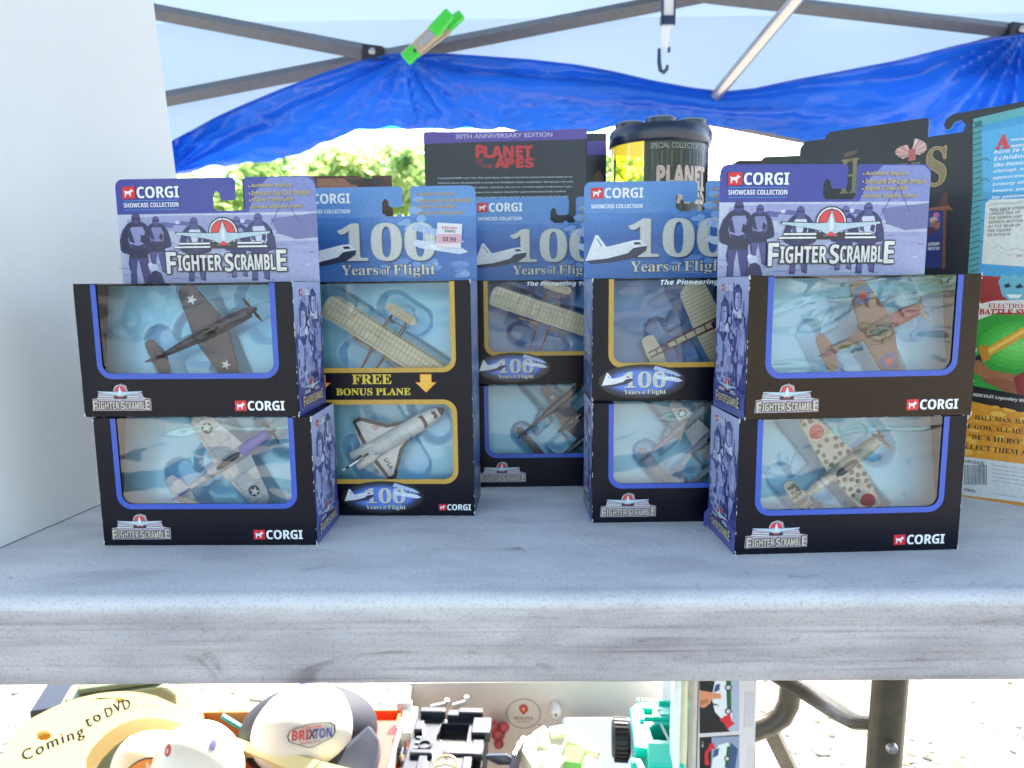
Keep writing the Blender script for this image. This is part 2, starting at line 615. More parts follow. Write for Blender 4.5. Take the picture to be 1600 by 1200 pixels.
def airman(a, x, y, h, L, dark='383474', vest='c9cae6', flip=1):
    """a man in flying kit seen from behind, walking away; h = his height"""
    def P(pts):
        return [(x + flip * p[0] * h, y + p[1] * h) for p in pts]
    dk = lin(dark)
    for q in range(4):
        gk = 1.14 - .04 * q
        halo = tuple(c + (bgc - c) * (.75 - .18 * q) for c, bgc in zip(dk, lin('8a8cc4')))
        sh = [(-.13, 0), (-.05, .0), (-.045, .2), (-.01, .36), (.02, .2), (.05, .03), (.12, .0), (.13, .22), (.12, .42), (.2, .44), (.235, .47), (.22, .6), (.18, .74), (.12, .82), (.05, .86), (-.05, .86), (-.12, .82), (-.19, .73), (-.23, .6), (-.225, .48), (-.19, .44), (-.12, .42), (-.14, .3), (-.12, .2)]
        a.poly([(x + flip * p[0] * gk * h, y + (.5 + (p[1] - .5) * (gk * .5 + .5)) * h) for p in sh], halo, L - .5 + q * .1)
        a.ellipse(x, y + .915 * h, .058 * h * gk, .075 * h * gk, halo, L - .48 + q * .1, 14)
    mid = tuple(.6 * c + .4 * v for c, v in zip(dk, lin(vest)))
    soft = tuple(.82 * c + .18 * v for c, v in zip(dk, lin(vest)))
    # legs, coat, arms
    a.poly(P([(-.13, 0), (-.05, .0), (-.045, .2), (-.01, .36), (.02, .2), (.05, .03), (.12, .0), (.13, .22), (.12, .42), (.1, .52), (-.11, .52), (-.14, .4), (-.12, .2)]), dark, L)
    a.poly(P([(-.13, .36), (.13, .36), (.15, .5), (.14, .62), (.17, .5), (.2, .44), (.235, .47), (.22, .6), (.18, .74), (.12, .82), (.04, .86), (-.04, .86), (-.12, .82), (-.19, .73), (-.23, .6), (-.225, .48), (-.19, .44), (-.165, .5), (-.15, .6)]), soft, L + .2)
    a.poly(P([(-.1, .5), (-.02, .47), (.08, .5), (.125, .58), (.13, .7), (.09, .8), (.03, .83), (-.06, .82), (-.12, .74), (-.135, .62)]), vest, L + .5)
    a.poly(P([(-.1, .5), (-.02, .47), (.08, .5), (.1, .56), (.0, .54), (-.11, .57)]), mid, L + .6)
    a.poly(P([(-.12, .6), (-.04, .57), (-.07, .7), (-.1, .78), (-.135, .7)]), mid, L + .7)
    a.poly(P([(.04, .6), (.1, .56), (.12, .66), (.06, .7)]), soft, L + .72)
    a.poly(P([(-.075, .8), (.075, .8), (.06, .86), (-.06, .86)]), mid, L + .75)
    a.ellipse(x, y + .915 * h, .058 * h, .075 * h, dark, L + .8, 16)
    a.poly(P([(-.07, .9), (.07, .9), (.06, .93), (-.06, .93)]), soft, L + .85)


NOTCH = [(65, -10), (67.5, -8), (70, -9), (70.8, -13.4), (72, -14.2), (79.3, -14.2), (80.8, -12.6), (81, 0)]


def card_outline(W_, H_, wide=True):
    """outline of the hang card, mm, origin lower left"""
    n1 = [(W_ - 44.5, H_), (W_ - 46, H_ - 1.5), (W_ - 46, H_ - 18.5), (W_ - 47.5, H_ - 20.5), (W_ - 64.5, H_ - 20.5), (W_ - 66.5, H_ - 18.5), (W_ - 66.5, H_ - 11), (W_ - 64.5, H_ - 8.2), (W_ - 62.2, H_ - 9.5),
          (W_ - 61.5, H_ - 13.2), (W_ - 60, H_ - 14.2), (W_ - 53.5, H_ - 14.2), (W_ - 51.8, H_ - 12.5), (W_ - 51.6, H_ - 2), (W_ - 53.4, H_)]
    pts = [(0, 0), (W_, 0), (W_, H_ - 5)]
    for i in range(1, 6):
        t = R(90 * i / 6)
        pts.append((W_ - 5 + 5 * math.cos(t), H_ - 5 + 5 * math.sin(t)))
    pts.append((W_ - 5, H_))
    pts += n1
    pts.append((5, H_))
    for i in range(1, 6):
        t = R(90 + 90 * i / 6)
        pts.append((5 + 5 * math.cos(t), H_ - 5 + 5 * math.sin(t)))
    pts.append((0, H_ - 5))
    return pts


def clip_above(pts, y0):
    out = []
    for i, p in enumerate(pts):
        q = pts[(i + 1) % len(pts)]
        if p[1] >= y0:
            out.append(p)
        if (p[1] - y0) * (q[1] - y0) < 0:
            t = (y0 - p[1]) / (q[1] - p[1])
            out.append((p[0] + t * (q[0] - p[0]), y0))
    return out


def bullets(a, W_, H_, L, col='c8a850'):
    for i, s in enumerate(('Authentic Replica', 'Intricate Die-Cast Details', 'Highly Collectible', 'Unique Display Stand')):
        ww = (26.5, 38, 27, 33)[i]
        yy = H_ - 7 - 4.35 * i
        a.ellipse(W_ - 42.3, yy + 1.1, .55, .55, col, L, 8)
        a.text(s, W_ - 41.2, yy - .35, ww, 3.1, '4a4a80', 'sansit', L, res=2)
        a.text(s, W_ - 41.3, yy - .2, ww, 3.1, col, 'sansit', L + 1, res=2)


def art_scramble_card(W_, H_):
    a = Art()
    out = card_outline(W_, H_)
    y0 = H_ - 22
    a.poly(clip_above(out, y0), '3c3f9c', 1)
    a.rect(0, 0, W_, y0, 'a0a4cc', 1, top='c0c4de')
    # pale photograph of airmen walking to their aircraft
    a.poly([(W_ - 44, y0), (W_, y0), (W_, H_ - 6), (W_ - 1.5, H_ - 3), (W_ - 5, H_ - .6), (W_ - 30, H_ - .6), (W_ - 38, H_ - 8)], '7f86c4', 1.5)
    rnd = random.Random(3)
    for i in range(26):
        x = rnd.uniform(3, W_ - 10)
        yy = rnd.uniform(2, y0 * .5)
        a.ellipse(x, yy, rnd.uniform(4, 9), rnd.uniform(.4, 1.2), rnd.choice(('a6a8d4', '8c8ec2', 'bcbee0', '9496c8')), 2 + i * .04, 10)
    for i in range(150):
        x, yy = rnd.uniform(1, W_ - 2), rnd.uniform(.6, y0 - 1)
        a.ellipse(x, yy, min(x, W_ - x, rnd.uniform(.6, 3)), min(yy, y0 - yy, rnd.uniform(.2, .8)), rnd.choice(('a2a4d0', '8688be', 'c0c2e2', '7c7eb6', '9c9ecc')), (3.05 if yy > y0 * .6 else 4.65) + i * .001, 7)
    a.poly([(6, y0 - 3), (30, y0 - 1), (W_, y0 - 2), (W_, y0 - 10), (70, y0 - 12), (36, y0 - 11), (6, y0 - 9)], '9a9ccc', 3.2)
    for i, (x, yy, s) in enumerate(((22, y0 - 8, 1), (36, y0 - 7, .8), (66, y0 - 6, .8), (78, y0 - 7, .9))):
        a.poly([(x, yy), (x + 14 * s, yy - .8 * s), (x + 15 * s, yy + 2 * s), (x + 8 * s, yy + 3 * s), (x + 1, yy + 1.5 * s)], '5c5c9c', 3.6 + i * .1)
        a.ellipse(x + 4 * s, yy + 2 * s, 2 * s, 1.4 * s, 'cfd0ea', 4.4, 12)
    a.poly([(W_ - 30, y0 - 4), (W_ - 2, y0 - 1), (W_, y0 - 1), (W_, y0 - 16), (W_ - 14, y0 - 17), (W_ - 26, y0 - 13)], '6e70a8', 4.2)
    a.line([(W_ - 30, y0 - 8), (W_ - 20, y0 + 10), (W_ - 12, y0 - 6)], .5, '4a4c88', 4.8)
    a.ellipse(W_ - 12, y0 - 12, 6, 4.5, '6d6ea6', 4.9)
    a.rect(W_ - 40, 0, W_, y0 - 18, 'acaed8', 4.6, top='9a9ccc')
    for i, (x, yy, h) in enumerate(((12, -4, 49), (25, 8, 36), (50, 3, 40), (78, 5, 38), (92, 3, 42))):
        airman(a, x, max(yy, .2), h * .98 if yy >= 0 else 45.5, 5 + i * 1.0, ('3c3a7c', '4c4a8c', '4a488c', '6866a4', '525096')[i], ('8c8ec0', '7c7eb4', 'd4d6ec', '9294c4', 'ccceea')[i])
    a.poly([(16, .2), (20, 8), (23, 9), (26, 7), (28, .2)], '24215a', 11)
    a.ellipse(21.5, 10.5, 3.4, 2.6, 'c4c6e4', 10.8, 12)
    a.ellipse(19.4, 12.4, 1.6, 1.5, 'dcdcf0', 10.9, 10)
    dog_logo(a, 4.6, H_ - 12.3, 37, 14)
    a.text('Showcase Collection'.upper(), 5, H_ - 17.7, 36, 2.9, 'e8eafa', 'sans', 14)
    a.text('Showcase Collection'.upper(), 5.12, H_ - 17.7, 36, 2.9, 'e8eafa', 'sans', 14.4)
    a.line([(5, H_ - 13.5), (41, H_ - 13.5)], .35, '3fa0e8', 14)
    a.line([(5, H_ - 19.2), (41, H_ - 19.2)], .35, '3fa0e8', 14)
    bullets(a, W_, H_, 14, 'cdb878')
    scramble_logo(a, 30.5, 8.2, 79, 15)
    return a


def art_flight_card(W_, H_, sub=False):
    a = Art()
    out = card_outline(W_, H_)
    y0 = H_ - 21
    up_ = clip_above(out, y0)
    a.poly(up_, '5d8fd2', 1)
    a.rect(0, y0 - 16, W_, y0, '3467b4', 1, top='4a80c8')
    a.rect(0, 0, W_, y0 - 16, '4c7cc6', 1, top='3160ae')
    rnd = random.Random(5)
    for i in range(22):
        x, yy = rnd.uniform(55, W_ - 8), rnd.uniform(3, 16)
        a.ellipse(x, yy, rnd.uniform(3, 7), rnd.uniform(1, 2.4), rnd.choice(('7aa2dc', '6a92d4', '8fb2e4')), 1.6 + i * .03, 14)
    for i in range(12):
        a.ellipse(rnd.uniform(62, 92), H_ - rnd.uniform(8, 40), rnd.uniform(2, 5), rnd.uniform(1.5, 3), rnd.choice(('5f8cd0', '86abe2')), 2.4 + i * .03, 14)
    a.rect(2, y0 - 4.5, 46, y0 - 1, '4f86cf', 2.9, right='4277c2')
    dog_logo(a, 4.6, H_ - 11.4, 36, 4)
    a.text('SHOWCASE COLLECTION', 4.8, H_ - 17.9, 35.5, 2.8, 'e8f0fc', 'sans', 4)
    a.text('SHOWCASE COLLECTION', 4.92, H_ - 17.9, 35.5, 2.8, 'e8f0fc', 'sans', 4.4)
    bullets(a, W_, H_, 4, 'c2a45c')
    hundred_logo(a, 31.5, H_ - 62.5, 69, 5)
    shuttle_pic(a, 1, H_ - 54.5, .98, 9)
    flyer_pic(a, W_ - 46, H_ - 46, 1.0, 9)
    if sub:
        a.text('The Pioneering Years', 46, -4.6, 52, 4.4, 'eef4fc', 'sansit', 9)
    return a


def art_side(D_, H_, titled=True):
    """side panel: tinted photograph of two airmen, small title at the foot"""
    a = Art()
    a.rect(0, 0, D_, H_, '4c5298', 1, top='b4bade')
    rnd = random.Random(int(D_ * 7 + H_))
    for i in range(60):
        x, yy = rnd.uniform(3, D_ - 3), rnd.uniform(8, H_ - 6)
        q = yy / H_
        a.ellipse(x, yy, rnd.uniform(1, 3.5), rnd.uniform(1.5, 6), rnd.choice(('7c82c0', '8a90c8', 'a2a8d4', '6468ac', '9298cc')) if q > .5 else rnd.choice(('5256a0', '6468ae', '444894', '7a80be')), 1.5 + i * .03, 12)
    for (x, yy, h, l, f) in ((D_ * .68, 14, H_ * .8, 4, 1), (D_ * .3, 3, H_ * .84, 7, -1)):
        def P(pts):
            return [(max(.2, min(D_ - .2, x + f * p[0] * h * 1.35)), yy + p[1] * h) for p in pts]
        a.poly(P([(-.2, 0), (.19, 0), (.24, .3), (.25, .52), (.2, .64), (.1, .71), (-.08, .71), (-.2, .64), (-.26, .5), (-.24, .26)]), '3e4288', l)
        a.poly(P([(-.12, .14), (.1, .12), (.14, .3), (.15, .52), (.09, .64), (.02, .56), (-.05, .64), (-.13, .54), (-.15, .3)]), 'a8aed8', l + .3)
        a.poly(P([(-.12, .14), (-.04, .13), (-.05, .5), (-.1, .56), (-.14, .4)]), '9096c8', l + .4)
        a.poly(P([(.02, .56), (.03, .14), (.0, .14), (-.01, .55)]), '565ca4', l + .5)
        a.poly(P([(-.17, .28), (.17, .24), (.17, .275), (-.17, .32)]), '6c72b2', l + .6)
        a.poly(P([(-.2, .62), (-.25, .3), (-.21, .06), (-.15, .2), (-.17, .5)]), '34387c', l + .7)
        a.poly(P([(.2, .62), (.25, .34), (.2, .1), (.15, .24), (.17, .5)]), '2f3274', l + .7)
        a.poly(P([(-.09, .66), (.09, .66), (.07, .74), (-.07, .74)]), 'dadcf0', l + .8)
        a.ellipse(x, yy + .84 * h, .1 * h, .125 * h, '33366f', l + .9, 18)
        a.poly(P([(-.1, .83), (-.12, .72), (-.07, .72)]), '33366f', l + 1)
        a.ellipse(x + f * .012 * h, yy + .82 * h, .066 * h, .092 * h, 'c2c6e4', l + 1.1, 18)
        a.ellipse(x + f * .035 * h, yy + .81 * h, .04 * h, .08 * h, '9da2d0', l + 1.15, 14)
        a.poly(P([(-.07, .885), (.08, .885), (.075, .92), (-.07, .92)]), '4a4e92', l + 1.2)
        a.ellipse(x - .025 * h, yy + .843 * h, .014 * h, .009 * h, '3a3d80', l + 1.3, 8)
        a.ellipse(x + .03 * h, yy + .843 * h, .014 * h, .009 * h, '3a3d80', l + 1.3, 8)
        a.line([(x - .02 * h, yy + .765 * h), (x + .025 * h, yy + .767 * h)], .35, '6a5c98', l + 1.3)
    for i in range(130):
        x, yy = rnd.uniform(1, D_ - 1), rnd.uniform(1, H_ * .72)
        a.ellipse(x, yy, min(x, D_ - x, rnd.uniform(.4, 1.8)), min(yy, rnd.uniform(.8, 4)), rnd.choice(('34387c', '5c62a8', '9ca2d0', '2a2c68', '7c82bc', 'c4c8e6')), 9.5 + i * .005, 7)
    a.poly([(0, 0), (D_, 0), (D_, 13), (D_ * .6, 17), (D_ * .3, 14), (0, 18)], '50559e', 11)
    scramble_logo(a, D_ * .12, 5, D_ * .74, 12, body='d8c8a8')
    dog_logo(a, D_ * .2, H_ - 8, D_ * .36, 12)
    return a


def art_flight_side(D_, H_):
    a = Art()
    a.rect(0, 0, D_, H_, '28386c', 1, top='8fa6d2')
    rnd = random.Random(11)
    for i in range(22):
        a.ellipse(rnd.uniform(3, D_ - 3), rnd.uniform(H_ * .05, H_ * .95), rnd.uniform(2, 6), rnd.uniform(2, 8), rnd.choice(('7890c4', 'a9bbdc', '3c4f8a', '5870ac')), 1.5 + .04 * i, 14)
    hundred_logo(a, D_ * .12, H_ * .3, D_ * .7, 4)
    return a


# ------------------------------------------------------------------ the toy boxes
BW, BD, BH = 130., 50.5, 78.8
CARTON = mat('black_carton', '07081a', .3, coat=.0, spec=.24, bump=.05, bscale=700, var=.15, vscale=30)
GLOSSY = mat('warm_glare_carton', '08070f', .22, coat=.16, spec=.3, bump=.22, bscale=900, var=.2, vscale=30)
GLOSSY.node_tree.nodes['Principled BSDF'].inputs['Coat Tint'].default_value = (1, .8, .55, 1)  # warm tints paint in a golden glare as if mirrored from the ground
GLOSSY.node_tree.nodes['Principled BSDF'].inputs['Specular Tint'].default_value = (1, .8, .58, 1)
CARD_BACK = mat('card_back', '8c9098', .6)
WHITE_EDGE = mat('torn_card_edge', 'd8d4cc', .8)


def u_path(wl, wr, wb, r, top, n=7):
    p = [(wl, top)]
    for i in range(n + 1):
        t = R(180 + 90 * i / n)
        p.append((wl + r + r * math.cos(t), wb + r + r * math.sin(t)))
    for i in range(n + 1):
        t = R(270 + 90 * i / n)
        p.append((wr - r + r * math.cos(t), wb + r + r * math.sin(t)))
    p.append((wr, top))
    return p


def o_path(wl, wr, wb, wt, r, n=7):
    p = []
    for cx, cy, a0 in ((wl + r, wb + r, 180), (wr - r, wb + r, 270), (wr - r, wt - r, 0), (wl + r, wt - r, 90)):
        for i in range(n + 1):
            t = R(a0 + 90 * i / n)
            p.append((cx + r * math.cos(t), cy + r * math.sin(t)))
    return p


def band(a, p, q, col, L, closed=False):
    n = len(p)
    pts = list(p) + list(q)
    fs = [(i, (i + 1) % n, n + (i + 1) % n, n + i) for i in range(n if closed else n - 1)]
    a._a(pts, fs, lin(col), L)


def seg_d(px, py, s):
    x0, y0, x1, y1 = s[:4]
    dx, dy = x1 - x0, y1 - y0
    t = max(0, min(1, ((px - x0) * dx + (py - y0) * dy) / max(dx * dx + dy * dy, 1e-6)))
    return math.hypot(px - x0 - t * dx, py - y0 - t * dy)


def tray_mesh(x0, x1, z0, z1, caps, yb, yt, deep=11., step=1.15):
    """vacuum-formed tray with recesses; yb/yt depth behind the front at bottom/top"""
    nx, nz = int((x1 - x0) / step), int((z1 - z0) / step)
    b = B(.001)
    vs, fs = [], []
    for j in range(nz + 1):
        for i in range(nx + 1):
            x, z = x0 + (x1 - x0) * i / nx, z0 + (z1 - z0) * j / nz
            f = 0.
            for c in caps:
                d = seg_d(x, z, c) - c[4]
                k = 1 - max(0, min(1, (d + 1.5) / 3.8))
                f = max(f, k * k * (3 - 2 * k) * (c[5] if len(c) > 5 else 1))
            y = yb + (yt - yb) * (z - z0) / (z1 - z0) + deep * f + .35 * noise.noise(Vector((x * .06, z * .06, x0)))
            vs.append((x, y, z))
    for j in range(nz):
        for i in range(nx):
            a0 = j * (nx + 1) + i
            fs.append((a0, a0 + 1, a0 + nx + 2, a0 + nx + 1))
    b.add(vs, fs)
    return b


TRAY = mat('pale_blue_tray', '98d6fa', .3, coat=.3, bump=.1, bscale=25)
TRAY_DK = mat('printed_blue_backing', '6d96d2', .4, coat=.3, var=.35, vscale=22)


def film_mesh(x0, x1, z0, z1, top_d=None, wob=.5):
    """clear film behind the window opening; top_d = how far it folds back over the top"""
    b = B(.001)
    n, m = 26, 14
    rows = []
    for j in range(m + 1):
        z = z0 + (z1 - z0) * j / m
        rows.append([(x0 + (x1 - x0) * i / n, .75 + wob * (.5 + noise.noise(Vector((i * .33, j * .5, x0 * .1 + z0)))) * math.sin(math.pi * j / m) * math.sin(math.pi * i / n), z) for i in range(n + 1)])
    if top_d:
        for q, (yy, zz) in enumerate(((1.6, z1 + .35), (6, z1 + .4), (top_d * .5, z1 + .2), (top_d, z1 + .3))):
            rows.append([(x0 + (x1 - x0) * i / n, yy, zz + .15 * noise.noise(Vector((i * .5, q, 3)))) for i in range(n + 1)])
    vs = [p for r_ in rows for p in r_]
    fs = []
    for j in range(len(rows) - 1):
        for i in range(n):
            a0 = j * (n + 1) + i
            fs.append((a0, a0 + 1, a0 + n + 2, a0 + n + 1))
    b.add(vs, fs)
    return b


def make_box(kind, label, x, y, z, yaw, side, caps, header=None, tall=False, wavy=False, roll=0., name='toy_box', sub=False, flap=False):
    """kind: 'scramble' (blue frame) or 'flight' (gold frame); origin = middle of the front bottom edge"""
    t = thing(name, label, 'toy box', (x, y, z), yaw, 'boxed model aircraft on the table')
    t.rotation_euler = (0, roll, yaw)
    H_ = BH * (2 if tall else 1)
    hw = BW / 2
    wl, wr = -hw + 13.5, hw - 13.5
    wb = 26 if kind == 'scramble' else 25
    th = .55
    if tall:
        wb_up = 101
        fr = [(-hw, 0), (hw, 0), (hw, H_)] + list(reversed(u_path(wl, wr, wb_up, 6, H_))) + [(-hw, H_)]
        hole = o_path(wl, wr, 25.5, 76.5, 6.5)
        loops = [fr, hole]
    else:
        fr = [(-hw, 0), (hw, 0), (hw, H_)] + list(reversed(u_path(wl, wr, wb, 6, H_))) + [(-hw, H_)]
        loops = [fr]
    b = B(.001)
    b.plate(loops, 0, th, 'xz')
    # sides, back, bottom and the two solid ends of the top
    b.box((-hw + th / 2, (BD + th) / 2, H_ / 2), (th, BD - th, H_))
    b.box((hw - th / 2, (BD + th) / 2, H_ / 2), (th, BD - th, H_))
    b.box((0, BD - th / 2, H_ / 2), (BW - 2 * th, th, H_))
    b.box((0, BD / 2, th / 2), (BW - 2 * th, BD - 2 * th, th))
    for s in (-1, 1):
        b.box((s * (hw - 13.5 / 2 - th / 2), BD / 2, H_ - th / 2), (13.5 - th, BD - 2 * th, th))
    b.box((0, BD - 4, H_ - th / 2), (BW - 27, 7, th))
    carton = b.build('carton', GLOSSY if wavy and header else CARTON, t, bevel=.00045)
    # print on the front
    a = Art()
    col = '2f55c0' if kind == 'scramble' else 'c39b3c'
    if tall:
        band(a, u_path(wl, wr, wb_up, 6, H_ - .6), u_path(wl - 3.2, wr + 3.2, wb_up - 3.2, 8.8, H_ - .6), col, 1)
        band(a, o_path(wl, wr, 25.5, 76.5, 6.5), o_path(wl - 3.2, wr + 3.2, 22.3, 79.7, 9.2), col, 1, True)
    else:
        band(a, u_path(wl, wr, wb, 6, H_ - .6), u_path(wl - 3.2, wr + 3.2, wb - 3.2, 8.8, H_ - .6), col, 1)
    a.build('window_border', carton, face_mtx('front', 0, -.00002, 0))
    a = Art()
    dog_logo(a, hw - 38, 3.6, 29.5, 1) if kind == 'scramble' else dog_logo(a, hw - 24, 3.8, 21.5, 1)
    a.build('brand_logo', carton, face_mtx('front', 0, -.00002, 0))
    a = Art()
    if kind == 'scramble':
        scramble_logo(a, -hw + 6, 4.8, 35, 1, body='cfc2b2', glow='b4a8b8')
    else:
        gx, gy = (-hw + 32, 13) if not tall else (-hw + 68, 13)
        for i in range(12):
            q = i / 11
            c = tuple((1 - q ** 1.2) * p_ + q ** 1.2 * r_ for p_, r_ in zip((.006, .008, .03), (.36, .52, .9)))
            a.ellipse(gx, gy, 28 * (1 - .32 * q), 11.2 * (1 - .4 * q), c, 1 + .4 * i, 36)
        hundred_logo(a, gx - 12, gy - 8.6, 27.5, 7)
        shuttle_pic(a, gx - 26, gy - 3, .46, 11)
        flyer_pic(a, gx + 7, gy, .48, 11)
    a.build('title_logo', carton, face_mtx('front', 0, -.00002, 0))
    if tall:
        a = Art()
        a.text('FREE', -14.5, 90.3, 26, 6.2, 'd9c22c', 'serif', 2, outline=.3, ocol='5a4a10')
        a.text('FREE', -14.3, 90.3, 26, 6.2, 'd9c22c', 'serif', 2.4)
        a.text('BONUS PLANE', -25.5, 82.7, 49.5, 4.7, 'd9c22c', 'serif', 2, outline=.25, ocol='5a4a10')
        a.text('BONUS PLANE', -25.3, 82.7, 49.5, 4.7, 'd9c22c', 'serif', 2.4)
        for ax in (34.5, -36):
            def arrow(o_):
                return [(ax - 3.6 - o_, 96.4 + o_), (ax + 3.6 + o_, 96.4 + o_), (ax + 3.6 + o_, 91 + o_), (ax + 6.6 + 2 * o_, 91 + o_), (ax, 84.6 - 1.4 * o_), (ax - 6.6 - 2 * o_, 91 + o_), (ax - 3.6 - o_, 91 + o_)]
            a.poly(arrow(.35), 'c04020', 1)
            a.poly(arrow(0), 'f0b83c', 2)
        a.build('offer_lettering', carton, face_mtx('front', 0, -.00002, 0))
    # side print
    if kind == 'scramble':
        sa = art_side(BD - .6, H_ - .6)
    else:
        sa = art_flight_side(BD - .6, H_ - .6)
    if side == 'right':
        sa.build('side_picture', carton, face_mtx('right', hw * .001 + .00002, .0003, .0003))
    else:
        sa.build('side_picture', carton, face_mtx('left', -hw * .001 - .00002, (BD - .3) * .001, .0003))
    # rubbed white corners
    rnd = random.Random(int(abs(x) * 9999 + z * 100))
    b = B(.001)
    for (cx, cz) in ((-hw, 0), (hw, 0), (-hw, H_), (hw, H_)):
        for q in range(4):
            b.ell((cx + rnd.uniform(-.2, .2), rnd.uniform(-.05, .15), cz + (rnd.uniform(0, 2.6) if cz == 0 else -rnd.uniform(0, 2.6))), (rnd.uniform(.2, .6), .25, rnd.uniform(.3, 1.1)), 6, 4)
    for q in range(14):
        b.ell((rnd.choice((-hw, hw)), 0, rnd.uniform(0, H_)), (.2, .2, rnd.uniform(.4, 1.6)), 6, 4)
        b.ell((rnd.uniform(-hw, hw), 0, 0.05), (rnd.uniform(.3, 1.2), .12, .12), 6, 4)
    tag(b.build('worn_edge', WHITE_EDGE, carton), kind='stuff')
    fm = FILM_WAVY if wavy else FILM
    # window film, tray
    if tall:
        film_mesh(wl - 2, wr + 2, wb_up - 2, H_ - .6, BD - 8).build('window_film', fm, t, smooth=True, fixn=False)
        film_mesh(wl - 2, wr + 2, 23, 79).build('window_film', FILM, t, smooth=True, fixn=False)
        tray_mesh(-hw + 3, hw - 3, wb_up - 14, H_ - 1.5, caps[0], 17, 30).build('blister_tray', TRAY, t, smooth=True, fixn=False)
        tray_mesh(-hw + 3, hw - 3, 14, 84, caps[1], 15, 24).build('blister_tray', TRAY, t, smooth=True, fixn=False)
    else:
        film_mesh(wl - 2, wr + 2, wb - 2, H_ - .6, BD - 8, 1.0 if wavy else .5).build('window_film', fm, t, smooth=True, fixn=False)
        tray_mesh(-hw + 3, hw - 3, wb - 13, H_ - 1.5, caps, 17, 30).build('blister_tray', TRAY if not sub else TRAY_DK, t, smooth=True, fixn=False)
    if header:
        CH, CW = 66.5, 130. if header != 'narrow' else 130.
        b = B(.001)
        b.plate([card_outline(CW, CH)], 0, .45, 'xz')
        card = b.build('header_card', CARD_BACK, t, loc=(-hw * .001, (BD + .1) * .001, H_ * .001 - .0005))
        art = art_scramble_card(CW, CH) if kind == 'scramble' else art_flight_card(CW, CH)
        art.build('card_print', card, face_mtx('front', 0, -.00002, 0))
        if sub:
            a = Art()
            a.text('The Pioneering Years', -22, 0, 52, 4.2, 'eef4fc', 'sansit', 1)
            a.build('subtitle_lettering', t, face_mtx('front', 0, .0003, (H_ - 5.4) * .001))
        if header == 'sticker':
            s = B(.001)
            s.plate([[(0, 0), (17.5, -1.6), (19, 15.4), (1.2, 16.6)]], -.25, -.12, 'xz')
            st = s.build('price_sticker', mat('sticker_paper', 'e9e6ee', .6), card, loc=((CW - 28.5) * .001, -.0014, (CH - 42) * .001))
            a = Art()
            a.rect(1, 2, 17.8, 8.4, 'e8b4c8', 1)
            a.text('$5.99', 4.6, 3.3, 9.6, 3.6, '2c2840', 'sans', 2, rot=-.08)
            a.text('84 80 5 51071', 4.3, 12.4, 10.5, 1.7, 'c8305a', 'sans', 2, rot=-.08)
            a.text('838882', 6.4, 10, 7.5, 1.7, '3a3450', 'sans', 2, rot=-.08)
            a.build('price_lettering', st, face_mtx('front', 0, -.00028, 0), INKM)
    if flap:
        b = B(.001)
        b.plate([[(0, 0), (0, 9), (5, 15), (5, 3)]], 0, .5, 'xz')
        b.build('torn_flap', mat('flap_print', '4a4f9a', .4), t, loc=(-hw * .001 - .005, .043, .002))
    return t


# ------------------------------------------------------------------ the little aircraft
def plane_mtx(x, y, z, yaw, lx, ly, lz, ang, tilt=0.):
    """box frame at (x,y,z,yaw); model centre lx,ly,lz mm; nose turned ang from +X in the box plane, its top faces the window"""
    Bx = Matrix.Translation((x, y, z)) @ Matrix.Rotation(yaw, 4, 'Z') @ Matrix.Translation((lx * .001, ly * .001, lz * .001))
    Rm = Matrix(((1, 0, 0, 0), (0, 0, -1, 0), (0, 1, 0, 0), (0, 0, 0, 1)))   # y->Z, z->-Y
    return Bx @ Matrix.Rotation(-tilt, 4, 'X') @ Rm @ Matrix.Rotation(ang, 4, 'Z')


def ring_sec(x, ry, rz, zc=0, n=12):
    return [(x, ry * math.cos(2 * math.pi * i / n), zc + rz * math.sin(2 * math.pi * i / n)) for i in range(n)]


def star(a, x, y, r, col, L, rot=0.):
    pts = []
    for i in range(10):
        q = r if i % 2 == 0 else r * .4
        t = math.pi / 2 + math.pi * i / 5 + rot
        pts.append((x + q * math.cos(t), y + q * math.sin(t)))
    a.poly(pts, col, L)


def half_wing(root_f, root_b, tip_f, tip_b, y0, y1, n=6):
    """outline of one wing half with a rounded tip (x forward)"""
    pts = [(root_f, y0), (tip_f, y1 - abs(tip_f - tip_b) * .35 * (1 if y1 > y0 else -1))]
    s = 1 if y1 > y0 else -1
    c = (tip_f + tip_b) / 2
    hc = (tip_f - tip_b) / 2
    for i in range(1, n):
        t = math.pi * i / n
        pts.append((c + hc * math.cos(t), y1 - s * hc * .7 + s * hc * .7 * math.sin(t)))
    pts += [(tip_b, y1 - abs(tip_f - tip_b) * .35 * s), (root_b, y0)]
    return pts


